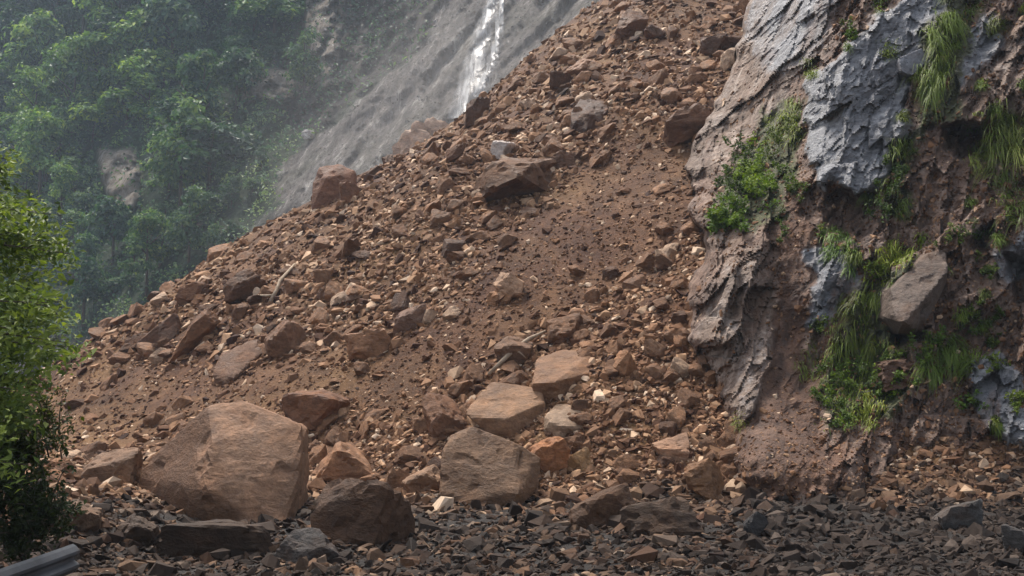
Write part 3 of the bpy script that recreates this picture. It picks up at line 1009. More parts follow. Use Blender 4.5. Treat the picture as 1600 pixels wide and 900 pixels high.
# individual rocks
RP = []
for k in range(14):
    N, O = random_planes(300 + k, 10 + k % 4, 0)
    V, Fc = poly_rock(N, O, 3, 70, 0.045, k)
    V = V * np.array([1, (.8, .65, .9)[k % 3], (.6, .42, .75)[k % 3]])
    m_ = mesh_np('rock', V, Fc, None, False)
    m_.materials.append(M_ROCK)
    RP.append(m_)
SHAPE = ['blocky', 'flat', 'chunky']
used_labels = {}
LM = np.array([[l[1], l[2]] for l in LANDMARKS])
for q, s in enumerate(big):
    k = int(g.integers(0, 14))
    o = bpy.data.objects.new('rock', RP[k])
    COL.objects.link(o)
    o.matrix_world = Matrix.Translation(Vector(P[s] + nr[s] * size[s] * .12)) @ Matrix(R[s].tolist()).to_4x4() @ Matrix.Scale(float(size[s] * 1.05), 4)
    tn = tone[s]
    base = np.array(DARK) * (1 - tn) + np.array((0.30, 0.158, 0.082)) * tn
    cn_ = 'dark brown' if tn < .33 else 'brown' if tn < .52 else 'tan' if tn < .8 else 'pale'
    if tn > .88: base = np.array((0.38, 0.26, 0.175))
    if wet_fade[s] > .5:  # rocks inside the dark fade get its darker colour
        base = base * 0 + np.array((0.034, 0.026, 0.022)) * (0.6 + 1.2 * tn)
        cn_ = 'dark greyish'
    o.color = (*base.tolist(), 1)
    dl = np.hypot(LM[:, 0] - px[s], LM[:, 1] - py[s]) - 0.5 * np.array([l[3] for l in LANDMARKS])
    j = int(np.argmin(dl))
    dx, dy = px[s] - LM[j, 0], py[s] - LM[j, 1]
    rel = ('right of' if dx > 0 else 'left of') if abs(dx) > 1.3 * abs(dy) else ('below' if dy > 0 else 'above')
    far = 'just ' if dl[j] < 18 else '' if dl[j] < 60 else 'well '
    sz = 'small ' if spx[s] < 17 else ''
    short = LANDMARKS[j][4].split(' with ')[0]
    short = ' '.join(short.split()[:9])
    lab = f'{sz}{cn_} {SHAPE[k % 3]} rock {far}{rel} the {short}'
    w_ = lab.split()
    lab = ' '.join(w_[:16])
    tag(o, lab, 'rock', 'loose rocks among the slide rubble')

# pale broken branch caught in the rubble
def tube(pts, radii, sides=7):
    pts = np.array(pts, float)
    V, Fc = [], []
    for i, (p, r) in enumerate(zip(pts, radii)):
        d = pts[min(i + 1, len(pts) - 1)] - pts[max(i - 1, 0)]
        d /= np.linalg.norm(d) + 1e-9
        u_ = np.cross(d, [0.13, 0.2, 1.0]); u_ /= np.linalg.norm(u_) + 1e-9
        v_ = np.cross(d, u_)
        for k in range(sides):
            t = 2 * math.pi * k / sides
            V.append(p + r * (math.cos(t) * u_ + math.sin(t) * v_))
    n = len(pts)
    for i in range(n - 1):
        for k in range(sides):
            a, b = i * sides + k, i * sides + (k + 1) % sides
            Fc.append((a, b, b + sides, a + sides))
    c0, c1 = len(V), len(V) + 1
    V.append(pts[0]); V.append(pts[-1])
    for k in range(sides):
        Fc.append((c0, (k + 1) % sides, k, k))
        Fc.append((c1, (n - 1) * sides + k, (n - 1) * sides + (k + 1) % sides, (n - 1) * sides + (k + 1) % sides))
    tri = []
    for f in Fc:
        if f[2] == f[3]: tri.append(f[:3])
        else: tri += [(f[0], f[1], f[2]), (f[0], f[2], f[3])]
    return np.array(V), np.array(tri)


def merge(parts):
    V, Fc, o_ = [], [], 0
    for v, f in parts:
        V.append(v); Fc.append(f + o_); o_ += len(v)
    return np.vstack(V), np.vstack(Fc)


def wood_mat():
    t = NT('bleached_wood')
    n = t.noise(t.coords(), 6, 5, .7)
    return t.finish(t.ramp(n, [(.3, (.17, .12, .08)), (.7, (.36, .28, .2))]), .8, n, .2, .01)


M_WOOD = wood_mat()
h0 = hit(424, 478) + np.array([0, -.2, .12]); h1 = hit(440, 452) + np.array([0, -.25, .3]); h2 = hit(462, 424) + np.array([0, -.2, .25])
h3 = hit(405, 468) + np.array([0, -.2, .15])
bv, bf = merge([tube([h0, (h0 + h1) / 2 + .05, h1, h2], [.07, .075, .065, .045]), tube([h0 * .7 + h1 * .3, (h0 + h3) / 2 + [0, 0, .1], h3], [.05, .04, .02])])
tag(obj('branch', mesh_np('branch', bv, bf, None, True), M_WOOD), 'pale broken forked branch stuck in the rubble near left edge', 'branch')

k0 = hit(764, 592) + np.array([0, -.25, .12]); k1 = hit(800, 566) + np.array([0, -.3, .28]); k2 = hit(852, 530) + np.array([0, -.2, .22]); k3 = hit(822, 566) + np.array([0, -.3, .1])
bv, bf = merge([tube([k0, k1, (k1 + k2) / 2 + [0, 0, .06], k2], [.05, .07, .06, .03]), tube([k1, (k1 + k3) / 2 + [0, -.05, .08], k3], [.04, .03, .012])])
tag(obj('branch', mesh_np('branch', bv, bf, None, True), M_WOOD), 'muddy snapped branch lying above the upper tilted slab', 'branch')

# ---------------------------------------------------------------- foliage builders
def leaf_cloud(pos, nrm, size, g, aspect=0.55, tone=None, droop=0.0):
    """folded diamond leaves at POS facing about NRM; SIZE = leaf length."""
    n = len(pos)
    nrm = nrm / (np.linalg.norm(nrm, axis=1)[:, None] + 1e-9)
    a = g.normal(size=(n, 3)) + np.array([0, 0, -droop])
    a -= nrm * np.sum(a * nrm, 1)[:, None]
    a /= np.linalg.norm(a, axis=1)[:, None] + 1e-9
    b = np.cross(nrm, a)
    L = (size * 0.5)[:, None]
    Wd = L * aspect
    V = np.stack([pos - a * L, pos + b * Wd + nrm * Wd * .3 - a * L * .1, pos + a * L - nrm * L * 0.25, pos - b * Wd + nrm * Wd * .3 - a * L * .1], 1)
    Fc = np.arange(4 * n).reshape(n, 4)
    t = np.repeat(tone if tone is not None else g.random(n), 4)
    return V.reshape(-1, 3), Fc, t


def far_tree_crown(seed, R=3.4, H=6.5, n_puff=15, per=110):
    g = np.random.default_rng(seed)
    pos, nrm, tn = [], [], []
    for k in range(n_puff):
        t = g.random()
        zc = H * (0.32 + 0.6 * t)
        rad = R * (1.05 - 0.75 * t) * g.uniform(.3, 1)
        an = g.uniform(0, 2 * math.pi)
        c = np.array([rad * math.cos(an), rad * math.sin(an), zc])
        pr = g.uniform(.8, 1.5) * R / 3.2
        d = g.normal(size=(per, 3)); d /= np.linalg.norm(d, axis=1)[:, None]
        d[:, 2] = np.where(d[:, 2] < -.25, -d[:, 2], d[:, 2])
        r = pr * g.uniform(.45, 1.22, (per, 1)) * (1 + .3 * np.sin(3.1 * d[:, :1] + k) * np.cos(2.7 * d[:, 1:2] - k))
        pos.append(c + d * r * np.array([1.1, 1.1, .72]))
        nrm.append(d * .8 + np.array([0, 0, .55]) + g.normal(size=(per, 3)) * .35)
        tn.append(np.clip(g.normal(.45, .1) + g.normal(0, .16, per), 0, 1))
    pos, nrm, tn = np.vstack(pos), np.vstack(nrm), np.concatenate(tn)
    V, Fc, t = leaf_cloud(pos, nrm, g.uniform(.38, .75, len(pos)) * R / 3.4, g, .6, tn)
    return mesh_np('crown', V, Fc, {'tone': t}, False)


def far_trunk(seed, H=6.5):
    g = np.random.default_rng(seed)
    b = g.normal(0, .25, 2)
    parts = [tube([(0, 0, -.8), (b[0] * .4, b[1] * .4, H * .4), (b[0], b[1], H * .82)], [.22, .16, .06], 6)]
    for k in range(4):
        a = g.uniform(0, 6.28)
        z = H * g.uniform(.35, .6)
        parts.append(tube([(b[0] * .5, b[1] * .5, z), (1.1 * math.cos(a), 1.1 * math.sin(a), z + .8), (1.9 * math.cos(a), 1.9 * math.sin(a), z + 1.3)], [.09, .06, .03], 5))
    v, f = merge(parts)
    return mesh_np('trunk', v, f, None, True)


tree_protos = []
for k in range(8):
    cm, tm = far_tree_crown(500 + k, R=(3.4, 2.8, 4.0, 3.0)[k % 4], H=(6.5, 7.5, 6.0, 8.5)[k % 4], n_puff=(15, 14, 19, 16)[k % 4]), far_trunk(600 + k, (6.5, 7.5, 6.0, 8.5)[k % 4])
    cm.materials.append(M_FOREST); tm.materials.append(M_BARK)
    tree_protos.append((cm, tm))

g = np.random.default_rng(23)
cand = []
tries = 0
while len(cand) < 250 and tries < 9000:
    tries += 1
    tx, ty = g.uniform(-260, 720), g.uniform(-60, 640)
    p, ch, br, oc = hill_at(tx, ty)
    if ch > .2 or oc > .25: continue
    if br > .4 and g.random() > .22: continue
    if ty > 640 - (tx + 260) * .2: continue
    if tx > 560 - ty * .9 and g.random() > .5: continue
    if min([math.hypot(tx - a, ty - b) for a, b, *_ in cand] or [99]) < 24: continue
    if abs(tx - 190) < 62 and 250 < ty < 410: continue          # keep the pale outcrop in view
    cand.append((tx, ty, p, br))
for q, (tx, ty, p, br) in enumerate(cand):
    k = int(g.integers(0, 8))
    yellow = 20 < tx < 260 and 110 < ty < 360 and g.random() < .6
    tint = (2.0, 1.8, 0.95) if yellow else ((1.0, 1.0, 1.0), (.6, .72, .75), (1.5, 1.4, 1.0), (.5, .62, .62))[int(g.integers(0, 4))]
    tone_n = 'yellow green' if yellow else 'mid green' if tint[0] == 1.0 else 'bluish green' if tint[0] < .9 else 'light green'
    if br > .4: where = 'on the steep bare face left of the waterfall'
    elif abs(tx - 190) < 90 and 180 < ty < 300 : where = 'just above the pale outcrop'
    elif abs(tx - 190) < 110 and 300 <= ty < 420: where = 'just below the pale outcrop'
    elif tx > 330 and ty > 180: where = 'beside the grey chute, upper part' if ty < 300 else 'beside the grey chute, lower part'
    elif ty < 40: where = 'along the hazy top of the slope' + (' near the left corner' if tx < 130 else ' near the bare rock pillars' if tx > 330 else ' midway along it')
    elif ty < 130: where = 'high on the far slope ' + ('in the left corner' if tx < 130 else 'under the bare rock pillars' if tx > 330 else 'above the pale outcrop')
    elif ty > 470: where = 'at the hillside foot behind the near tree' if tx < 120 else 'at the hillside foot behind the slide toe'
    elif ty > 380: where = 'low on the far slope behind the near tree' if tx < 120 else 'low on the far slope above the slide edge'
    else: where = 'left of the pale outcrop' + (' and above it' if ty < 230 else '') if tx < 110 else 'right of the pale outcrop' + (' and above it' if ty < 230 else '')
    sz_n = 'small ' if g.random() < .33 else 'tall ' if g.random() < .5 else ''
    t = thing('tree', f'{sz_n}{tone_n} tree {where}', 'tree', p - np.array([0, 0, .6]), 'trees of the far forest slope')
    s = g.uniform(.7, 1.2) if ty > 350 or br > .4 else g.uniform(1.0, 1.8)
    if tx > 330 and ty > 180: s = g.uniform(.35, .7)
    s *= .72 if sz_n == 'small ' else 1.0
    t.scale = (s, s, s * (1.35 if sz_n == 'tall ' else g.uniform(.85, 1.05)))
    t.rotation_euler = (0, 0, g.uniform(0, 6.28))
    for nm, m_ in (('crown', tree_protos[k][0]), ('trunk', tree_protos[k][1])):
        o = bpy.data.objects.new(nm, m_)
        COL.objects.link(o)
        o.parent = t
        o.color = (*tint, 1)

# undergrowth covering the hillside between the trees
g = np.random.default_rng(29)
n = 150000
tx, ty = g.uniform(-420, 760, n), g.uniform(-120, 700, n)
p, ch, br, oc = hill_at(tx, ty)
cl = perlin(p / 3.0, 71)
prob = (1 - np.clip(ch * 1.25, 0, 1)) * (1 - .2 * br) * np.clip(.55 + 1.2 * cl, 0.05, 1) * (1 - .9 * oc)
k = g.random(n) < prob
p, cl, br, ch, tx, ty = p[k], cl[k], br[k], ch[k], tx[k], ty[k]
m = len(p)
jit = g.normal(size=(m, 3)) * np.array([.5, .4, .5]) + np.array([0, -.5, .25]) + np.array([0, -1.2, .8]) * np.clip(cl, 0, 1)[:, None]
nr_ = np.array([0, -.45, .75]) + g.normal(size=(m, 3)) * .5
tn = np.clip(.4 + .5 * cl + g.normal(0, .17, m) - .25 * br + .25 * smooth(.0, .2, ch), 0, 1)
V, Fc, t = leaf_cloud(p + jit, nr_, g.uniform(.28, .8, m) * (p[:, 1] / 140), g, .55, tn, 1.0)
o = obj('undergrowth', mesh_np('undergrowth', V, Fc, {'tone': t}, False), M_FOREST)
tag(o, 'dense green bushes and creepers over the far hillside', kind='stuff')

# ---------------------------------------------------------------- waterfall
def ribbon_on_hill(path, width, lift, n=40, cols=9, seed=0):
    path = np.array(path, float)
    tt = np.linspace(0, 1, n)
    s = np.linspace(0, 1, len(path))
    cx, cy = np.interp(tt, s, path[:, 0]), np.interp(tt, s, path[:, 1])
    wd = np.interp(tt, np.linspace(0, 1, len(width)), width)
    V, fl = [], []
    top = None
    for i in range(n):
        for j in range(cols):
            f_ = j / (cols - 1) * 2 - 1
            x_, y_ = cx[i] + f_ * wd[i], cy[i]
            b_ = hill_at(np.array(x_), np.array(y_))[0]
            V.append(b_ + np.array([0, -lift * (1 - .6 * f_ * f_), 0]))
            fl.append((1 - abs(f_) ** 2) * (1 - .25 * tt[i]))
    return np.array(V), grid_faces(n, cols), np.array(fl)


fall = None
parts = [([(778, -70), (772, 0), (757, 45), (745, 90), (736, 135), (722, 190)], [7, 12, 17, 22, 27]), ([(787, -30), (782, 30), (776, 75), (766, 110), (752, 140), (742, 190)], [4, 7, 9, 10, 12])]
wt = thing('waterfall', 'thin white waterfall falling down the misty grey chute', 'waterfall', hill_at(np.array(750.), np.array(135.))[0])
for i, (pt, wd) in enumerate(parts):
    V, Fc, fl = ribbon_on_hill(pt, wd, 1.2, seed=i)
    V = V - np.array(wt.location)
    obj('water_strand', mesh_np('water_strand', V, Fc, {'flow': fl}, True), M_WATER, wt)

# broken stones lying in the chute and on the bare face
g = np.random.default_rng(97)
qx, qy = g.uniform(60, 960, 16000), g.uniform(-60, 560, 16000)
p, ch, br, oc = hill_at(qx, qy)
kk = g.random(len(qx)) < np.clip(.45 * ch + .35 * br, 0, 1)
p = p[kk]
sz_ = np.clip(1.5 + 1.6 * (1 - g.random(len(p))) ** -.45, 0, 9) * p[:, 1] / F * .62
R_ = rot_from(np.tile([-.2, -.6, .77], (len(p), 1)), g, .35)
wh = g.integers(0, 24, len(p))
Vs, Fs, Ts, off = [], [], [], 0
for k, (pv, pf) in enumerate(protos):
    s_ = np.nonzero(wh == k)[0]
    W_ = np.einsum('nij,vj->nvi', R_[s_], pv) * sz_[s_][:, None, None] + p[s_][:, None, :]
    Vs.append(W_.reshape(-1, 3))
    Fs.append((pf[None] + (np.arange(len(s_)) * len(pv))[:, None, None] + off).reshape(-1, 3))
    Ts.append(np.repeat(np.clip(g.normal(.5, .2, len(s_)), 0, 1), len(pv)))
    off += len(s_) * len(pv)
t_ = NT('chute_stone')
M_CHUTE = t_.finish(t_.ramp(t_.attr('tone'), [(0, (.03, .026, .023)), (.5, (.11, .096, .086)), (1, (.30, .27, .25))]), .85, None, .2)
tag(obj('chute_debris', mesh_np('chute_debris', np.vstack(Vs), np.vstack(Fs), {'tone': np.concatenate(Ts)}, False), M_CHUTE), 'grey broken stones lying in the misty chute', kind='stuff')

# rock outcrops standing out of the hillside
def outcrop(label, box, col, seed, push=1.0, sub=4, rough=.08):
    x0, y0, x1, y1 = box
    b_ = hill_at(np.array((x0 + x1) / 2), np.array(y1 * .8 + y0 * .2))[0]
    o = hero(label, box, col, seed, 0, .55, sub, 0, .2, .1, None, 'rock_outcrop', None, .04, base=b_ + np.array([0, -push, 0]), nfac=14)
    return o


outcrop('dust covered tan outcrop behind the slide edge under the waterfall', (606, 182, 722, 290), (0.40, .33, .29), 72, 14, 5)
outcrop('small pale boulder on the far grassy edge of chute', (470, 202, 492, 218), (0.4, .38, .36), 75, 2)

# ---------------------------------------------------------------- plants on the cliff
def blades(roots, dirs, length, g, width=0.016, droop=1.0, seg=5, tone=None):
    n = len(roots)
    dirs = dirs / np.linalg.norm(dirs, axis=1)[:, None]
    side = np.cross(dirs, np.array([0, 0, 1.0]) + g.normal(size=(n, 3)) * .4)
    side /= np.linalg.norm(side, axis=1)[:, None] + 1e-9
    rows = []
    for i in range(seg + 1):
        t = i / seg
        c = roots + dirs * (length * t)[:, None] + np.array([0, 0, -1.0]) * (droop * length * t * t * g.uniform(.6, 1.2, n) if i == 0 else droop * length * t * t)[:, None]
        wd = width * (1 - t ** 1.6) + 0.0015
        rows += [c - side * wd * .5, c + side * wd * .5]
    V = np.stack(rows, 1)
    k = 2 * (seg + 1)
    f = np.array([[2 * i, 2 * i + 1, 2 * i + 3, 2 * i + 2] for i in range(seg)])
    Fc = (f[None] + (np.arange(n) * k)[:, None, None]).reshape(-1, 4)
    tn = tone if tone is not None else np.clip(g.normal(.5, .2, n), 0, 1)
    tr = np.repeat(tn[:, None], k, 1) + np.linspace(-.18, .2, k)[None]
    return V.reshape(-1, 3), Fc, np.clip(tr, 0, 1).ravel()


def tuft(label, spots, n, length, seed, tint=(1, 1, 1), spread=14, droop=.9, width=.023, tone=.5, up=0.55, drift=(-.25, 0)):
    g = np.random.default_rng(seed)
    spots = np.array(spots, float)
    s = spots[g.integers(0, len(spots), n)] + g.normal(size=(n, 2)) * spread
    R_ = cliff_at(s[:, 0], s[:, 1]) + g.normal(size=(n, 3)) * .03
    cl_ = g.integers(0, max(6, n // 60), n)                 # blades grow in clumps that lean their own way
    spread = spread * 1.05
    lean_ = g.normal(size=(cl_.max() + 1, 3)) * np.array([.55, .35, .4])
    off_ = g.normal(size=(cl_.max() + 1, 2)) * spread * (1.1 if n > 400 else .35)
    if n <= 400: spots = spots[:1]
    s = spots[(cl_ * 7) % len(spots)] + off_[cl_] + g.normal(size=(n, 2)) * spread * .5
    R_ = cliff_at(s[:, 0], s[:, 1]) + g.normal(size=(n, 3)) * .03
    d = np.array([drift[0], -.75, up]) + lean_[cl_] + g.normal(size=(n, 3)) * np.array([.3, .25, .25])
    L = length * .58 * g.uniform(.3, 1.2, n) * g.uniform(.6, 1.15, cl_.max() + 1)[cl_]
    ctr = R_.mean(0)
    V, Fc, t = blades(R_ - ctr, d, L, g, width, droop, 6, np.clip(g.normal(tone - .04, .16, n) + g.normal(0, .14, cl_.max() + 1)[cl_], 0, 1))
    o = obj('grass_tuft', mesh_np('grass_tuft', V, Fc, {'tone': t}, True), M_GRASS)
    o.location = ctr
    o.color = (*tint, 1)
    return tag(o, label, 'grass tuft', 'grass tufts hanging on the cliff')


tuft('long bright grass hanging down beside the grey slab', [(1500, 5), (1485, 40), (1470, 75), (1462, 105), (1455, 130)], 1500, 1.0, 1, (1, 1.05, .8), 12, 1.25, tone=.55, up=.35)
tuft('broad drooping grass clump at the cliff right edge', [(1560, 205), (1585, 215), (1610, 205), (1570, 235), (1540, 225)], 1500, 1.5, 2, (1.05, 1.0, .9), 14, .95, tone=.6, up=.6)
tuft('dense grass fringe above the hollow under the slab right side', [(1405, 225), (1415, 250), (1400, 285), (1392, 320), (1420, 330)], 700, .6, 3, (.8, .85, .6), 10, 1.1, tone=.45)
tuft('yellow green grass streak above the leaning block', [(1400, 395), (1385, 415), (1370, 435), (1410, 400)], 900, .55, 4, (1.3, 1.25, .6), 10, 1.0, tone=.7)
tuft('bluish ferny grass left of the hollow', [(1300, 365), (1310, 385), (1325, 400), (1295, 380)], 800, .6, 5, (.75, .95, .85), 9, .9, tone=.55)
tuft('grass tuft at the slab foot right of ferny grass', [(1335, 400), (1345, 410)], 350, .5, 6, (1.0, 1.0, .7), 8, 1.0, tone=.6)
tuft('hanging grass strip below the yellow green streak', [(1350, 480), (1340, 505), (1365, 500), (1330, 530), (1350, 545)], 900, .6, 7, (1.0, 1.0, .6), 14, 1.1, tone=.5, up=.3)
tuft('mossy grass apron along the orange mud streak', [(1310, 560), (1330, 580), (1295, 605), (1320, 615), (1345, 600), (1300, 640)], 1100, .38, 8, (.95, .95, .5), 18, 1.1, tone=.45)
tuft('grass clump under the leaning block right', [(1475, 545), (1490, 555), (1465, 565), (1500, 560)], 1000, .9, 9, (.85, .95, .7), 11, 1.05, tone=.6)
tuft('low grass under the leaning block left', [(1380, 565), (1410, 570), (1440, 555), (1395, 595)], 800, .45, 10, (.8, .9, .5), 15, 1.0, tone=.5)
tuft('yellowish grass at the cliff foot', [(1345, 620), (1360, 635), (1330, 640)], 500, .6, 11, (1.15, 1.05, .55), 10, 1.1, tone=.6)
tuft('small grass patch on the rock above the low slab', [(1510, 490), (1530, 485), (1545, 500)], 300, .35, 12, (1, 1.05, .6), 10, .9, tone=.6)
tuft('thin grass on the upper face of the grey slab', [(1390, 80), (1400, 95), (1415, 60), (1380, 110)], 260, .35, 13, (1, 1, .6), 12, 1.0, tone=.5)
tuft('small tuft on the left shoulder of the grey slab', [(1270, 115), (1285, 100), (1262, 128)], 260, .35, 14, (1.0, 1.0, .55), 8, .9, tone=.55)
tuft('yellow green hanging grass left of the grey slab', [(1215, 190), (1230, 180), (1245, 170), (1205, 205), (1240, 200)], 900, .5, 15, (1.15, 1.1, .5), 10, 1.1, tone=.6)
tuft('sparse grass at the top of the cliff', [(1375, 5), (1388, -5), (1365, 15)], 220, .45, 16, (.9, .95, .6), 10, 1.0, tone=.5)
tuft('grass wisps hanging over the reddish ribs', [(1560, 40), (1590, 20), (1610, 50)], 300, .6, 17, (.85, .8, .6), 12, 1.1, tone=.45)
tuft('dry grass on the mud fan edge', [(1155, 660), (1165, 680), (1150, 690)], 260, .35, 18, (1.0, .8, .5), 9, 1.0, tone=.45)
tuft('grass below the broad drooping clump', [(1575, 290), (1600, 300), (1590, 330)], 500, .8, 19, (.8, .85, .72), 14, 1.1, tone=.45)
tuft('little green tuft on the pale rock', [(1440, 375), (1450, 365), (1445, 340)], 200, .35, 20, (1.1, 1.15, .55), 9, .9, tone=.65)


def leafy(label, spots, n, seed, tint=(1, 1, 1), spread=16, leaf=(.07, .16), puff=.4, mat=None, tone=.5, at=None):
    """a small bush: many short stems carrying leaves."""
    g = np.random.default_rng(seed)
    spots = np.array(spots, float)
    k = max(10, n // 45)
    s = spots[g.integers(0, len(spots), k)] + g.normal(size=(k, 2)) * spread
    R_ = (at or cliff_at)(s[:, 0], s[:, 1])
    ctr = R_.mean(0)
    R_ = R_ - ctr
    tips = R_ + (np.array([-.12, -.65, .6]) + g.normal(size=(k, 3)) * .4) * puff * g.uniform(.5, 1.3, (k, 1))
    j = g.integers(0, k, n)
    f_ = g.uniform(.25, 1.1, (n, 1))
    pos = R_[j] * (1 - f_) + tips[j] * f_ + g.normal(size=(n, 3)) * puff * .16
    nrm = np.array([-.1, -.45, .8]) + g.normal(size=(n, 3)) * .5
    tn = np.clip(g.normal(tone, .1, k)[j] + g.normal(0, .14, n) + .2 * (f_[:, 0] - .6), 0, 1)
    V, Fc, t = leaf_cloud(pos, nrm, g.uniform(leaf[0], leaf[1], n), g, .55, tn, .8)
    b = thing('bush', label, 'bush', ctr, 'leafy bushes')
    o = obj('leaves', mesh_np('leaves', V, Fc, {'tone': t}, False), mat or M_BUSH, b)
    o.color = (*tint, 1)
    sv, sf = merge([tube([R_[i], (R_[i] + tips[i]) / 2 + g.normal(size=3) * .03, tips[i]], [.012, .009, .004], 4) for i in range(min(k, 40))])
    obj('stems', mesh_np('stems', sv, sf, None, True), M_BARK, b)['kind'] = 'stuff'
    return b


leafy('bright green leafy bush on the cliff left shoulder', [(1180, 265), (1195, 285), (1170, 295), (1185, 310)], 1500, 31, (1.15, 1.2, .8), 11, tone=.65)
leafy('dark olive bush left of the bright leafy bush', [(1140, 260), (1150, 280), (1160, 250), (1145, 300)], 1100, 32, (.6, .6, .5), 13, tone=.4)
leafy('low green bush under the bright leafy bush', [(1120, 340), (1140, 345), (1160, 340), (1130, 355)], 1400, 33, (.95, 1.05, .6), 12, tone=.55)
leafy('mossy bush hanging along the slab left edge', [(1210, 220), (1225, 210), (1200, 240), (1240, 190)], 900, 34, (.8, .75, .45), 11, (.05, .11), .3, tone=.5)
leafy('small bush right of the bright leafy bush', [(1225, 275), (1235, 265), (1240, 300)], 400, 35, (.8, .85, .5), 10, (.05, .11), .3, tone=.5)
leafy('scrubby bush on the slope below the olive bush', [(1215, 355), (1225, 365), (1220, 345)], 260, 36, (.8, .85, .5), 8, (.05, .1), .25, tone=.5)
leafy('dark bush in the hollow right of slab', [(1400, 260), (1395, 300), (1385, 330)], 700, 37, (.55, .62, .4), 12, (.05, .12), .35, tone=.45)
leafy('creeper patch low on the cliff beside the mud', [(1300, 590), (1320, 610), (1345, 590), (1300, 645), (1330, 640)], 1500, 38, (.9, .92, .45), 18, (.05, .11), .3, tone=.45)
leafy('green creeper under the leaning block', [(1430, 560), (1450, 565), (1400, 585), (1385, 610)], 900, 39, (.95, 1.0, .45), 14, (.05, .11), .28, tone=.5)
leafy('small creeper above the low grey slab', [(1500, 500), (1535, 480), (1550, 510), (1520, 520)], 600, 40, (.7, .75, .4), 14, (.05, .1), .22, tone=.5)

# little plants rooted in cracks all over the face
g = np.random.default_rng(77)
n_pl = 0
while n_pl < 34:
    a_x, a_y = g.uniform(1200, 1610), g.uniform(-10, 680)
    i_, j_ = int((a_x - CP0) / (CP1 - CP0) * (cnu - 1)), int((a_y - CQ0) / (CQ1 - CQ0) * (cnv - 1))
    if slab[i_, j_] > .3 and g.random() < .75 or mud_a[i_, j_] > .7 or a_y > 600 and a_x < 1280: continue
    lush = ('olive', (.75, .72, .45)) if g.random() < .4 else ('green', (.85, .95, .5)) if g.random() < .6 else ('yellowish', (1.2, 1.1, .55))
    spot = 'above the grey slab' if a_y < 60 else 'beside the long hanging grass' if a_x > 1440 and a_y < 250 else 'around the slab left edge' if a_x < 1300 and a_y < 350 else 'near the hollow' if a_y < 420 else 'by the leaning block' if a_x > 1380 else 'by the orange mud streak'
    if n_pl % 3:
        tuft(f'small {lush[0]} grass tuft in a crack {spot}', [(a_x, a_y)], int(g.uniform(120, 260)), g.uniform(.35, .65), 200 + n_pl, lush[1], g.uniform(3, 7), .95, tone=.5)
    else:
        leafy(f'small {lush[0]} leafy plant in a crack {spot}', [(a_x, a_y)], int(g.uniform(160, 380)), 200 + n_pl, lush[1], g.uniform(4, 9), (.05, .12), .25, tone=.5)
    n_pl += 1

# stones caught in the earthy parts of the cliff
g = np.random.default_rng(91)
qx, qy = g.uniform(1085, 1760, 26000), g.uniform(-60, 790, 26000)
ii = np.clip(((qx - CP0) / (CP1 - CP0) * (cnu - 1)).round().astype(int), 1, cnu - 2)
jj = np.clip(((qy - CQ0) / (CQ1 - CQ0) * (cnv - 1)).round().astype(int), 1, cnv - 2)
earthy = 1 - np.clip(slate_a[ii, jj] + .9 * pale_a[ii, jj] + .55 * mud_a[ii, jj] * (qy < 640) + .5 * moss_a[ii, jj], 0, 1)
kk = (g.random(len(qx)) < earthy * .55) & (wrap[ii, jj] < 1)
ii, jj, qx, qy = ii[kk], jj[kk], qx[kk], qy[kk]
P_ = C[ii, jj]
nn_ = np.cross(C[ii + 1, jj] - C[ii - 1, jj], C[ii, jj - 1] - C[ii, jj + 1])
nn_ /= np.linalg.norm(nn_, axis=1)[:, None] + 1e-9
nn_ *= np.where(nn_[:, 1] > 0, -1, 1)[:, None]
sz_ = np.clip((1.8 + 2.6 * (1 - g.random(len(ii))) ** -.42), 0, 15) * P_[:, 1] / F * .62
R_ = rot_from(nn_, g, .35)
wh = g.integers(0, 24, len(ii))
Vs, Fs, Ts, off = [], [], [], 0
tt_ = np.clip(g.normal(.45, .24, len(ii)), 0, .97)
for k, (pv, pf) in enumerate(protos):
    s_ = np.nonzero(wh == k)[0]
    W_ = np.einsum('nij,vj->nvi', R_[s_], pv) * sz_[s_][:, None, None] + P_[s_][:, None, :]
    Vs.append(W_.reshape(-1, 3))
    Fs.append((pf[None] + (np.arange(len(s_)) * len(pv))[:, None, None] + off).reshape(-1, 3))
    Ts.append(np.repeat(tt_[s_], len(pv)))
    off += len(s_) * len(pv)
V_ = np.vstack(Vs)
o = obj('embedded_stones', mesh_np('embedded_stones', V_, np.vstack(Fs), {'tone': np.concatenate(Ts), 'wet': np.full(len(V_), .12)}, False), M_SCREE)
tag(o, 'small broken stones caught in the earthy cliff face', kind='stuff')

# rock blocks fixed in the cliff are pieces of it
def cliff_block(pts, col, seed, thick, rough=.03, name='rock_block', label=None, push=0.0):
    Pn = np.array(pts, float)
    d = cliff_at(Pn[:, 0].mean(), Pn[:, 1].mean())[1] - push
    W = unproj(Pn[:, 0], Pn[:, 1], d + Pn[:, 2])
    back = W + np.array([.1, thick, .1])
    allp = np.vstack([W, back])
    mn, mx = allp.min(0), allp.max(0)
    N, O, c_ = hull_planes([tuple(p_) for p_ in (allp - mn) / (mx - mn) * 2 - 1])
    V, Fc = poly_rock(N, O, 5, 110, rough, seed, .008)
    V = (V + c_ + 1) / 2 * (mx - mn) + mn
    ctr = V.mean(0)
    o = obj(name, mesh_np(name, V - ctr, Fc, None, False), M_ROCK, cliff)
    o.location = ctr
    o.color = (*col, 1)
    if label: o['label'] = label
    return o


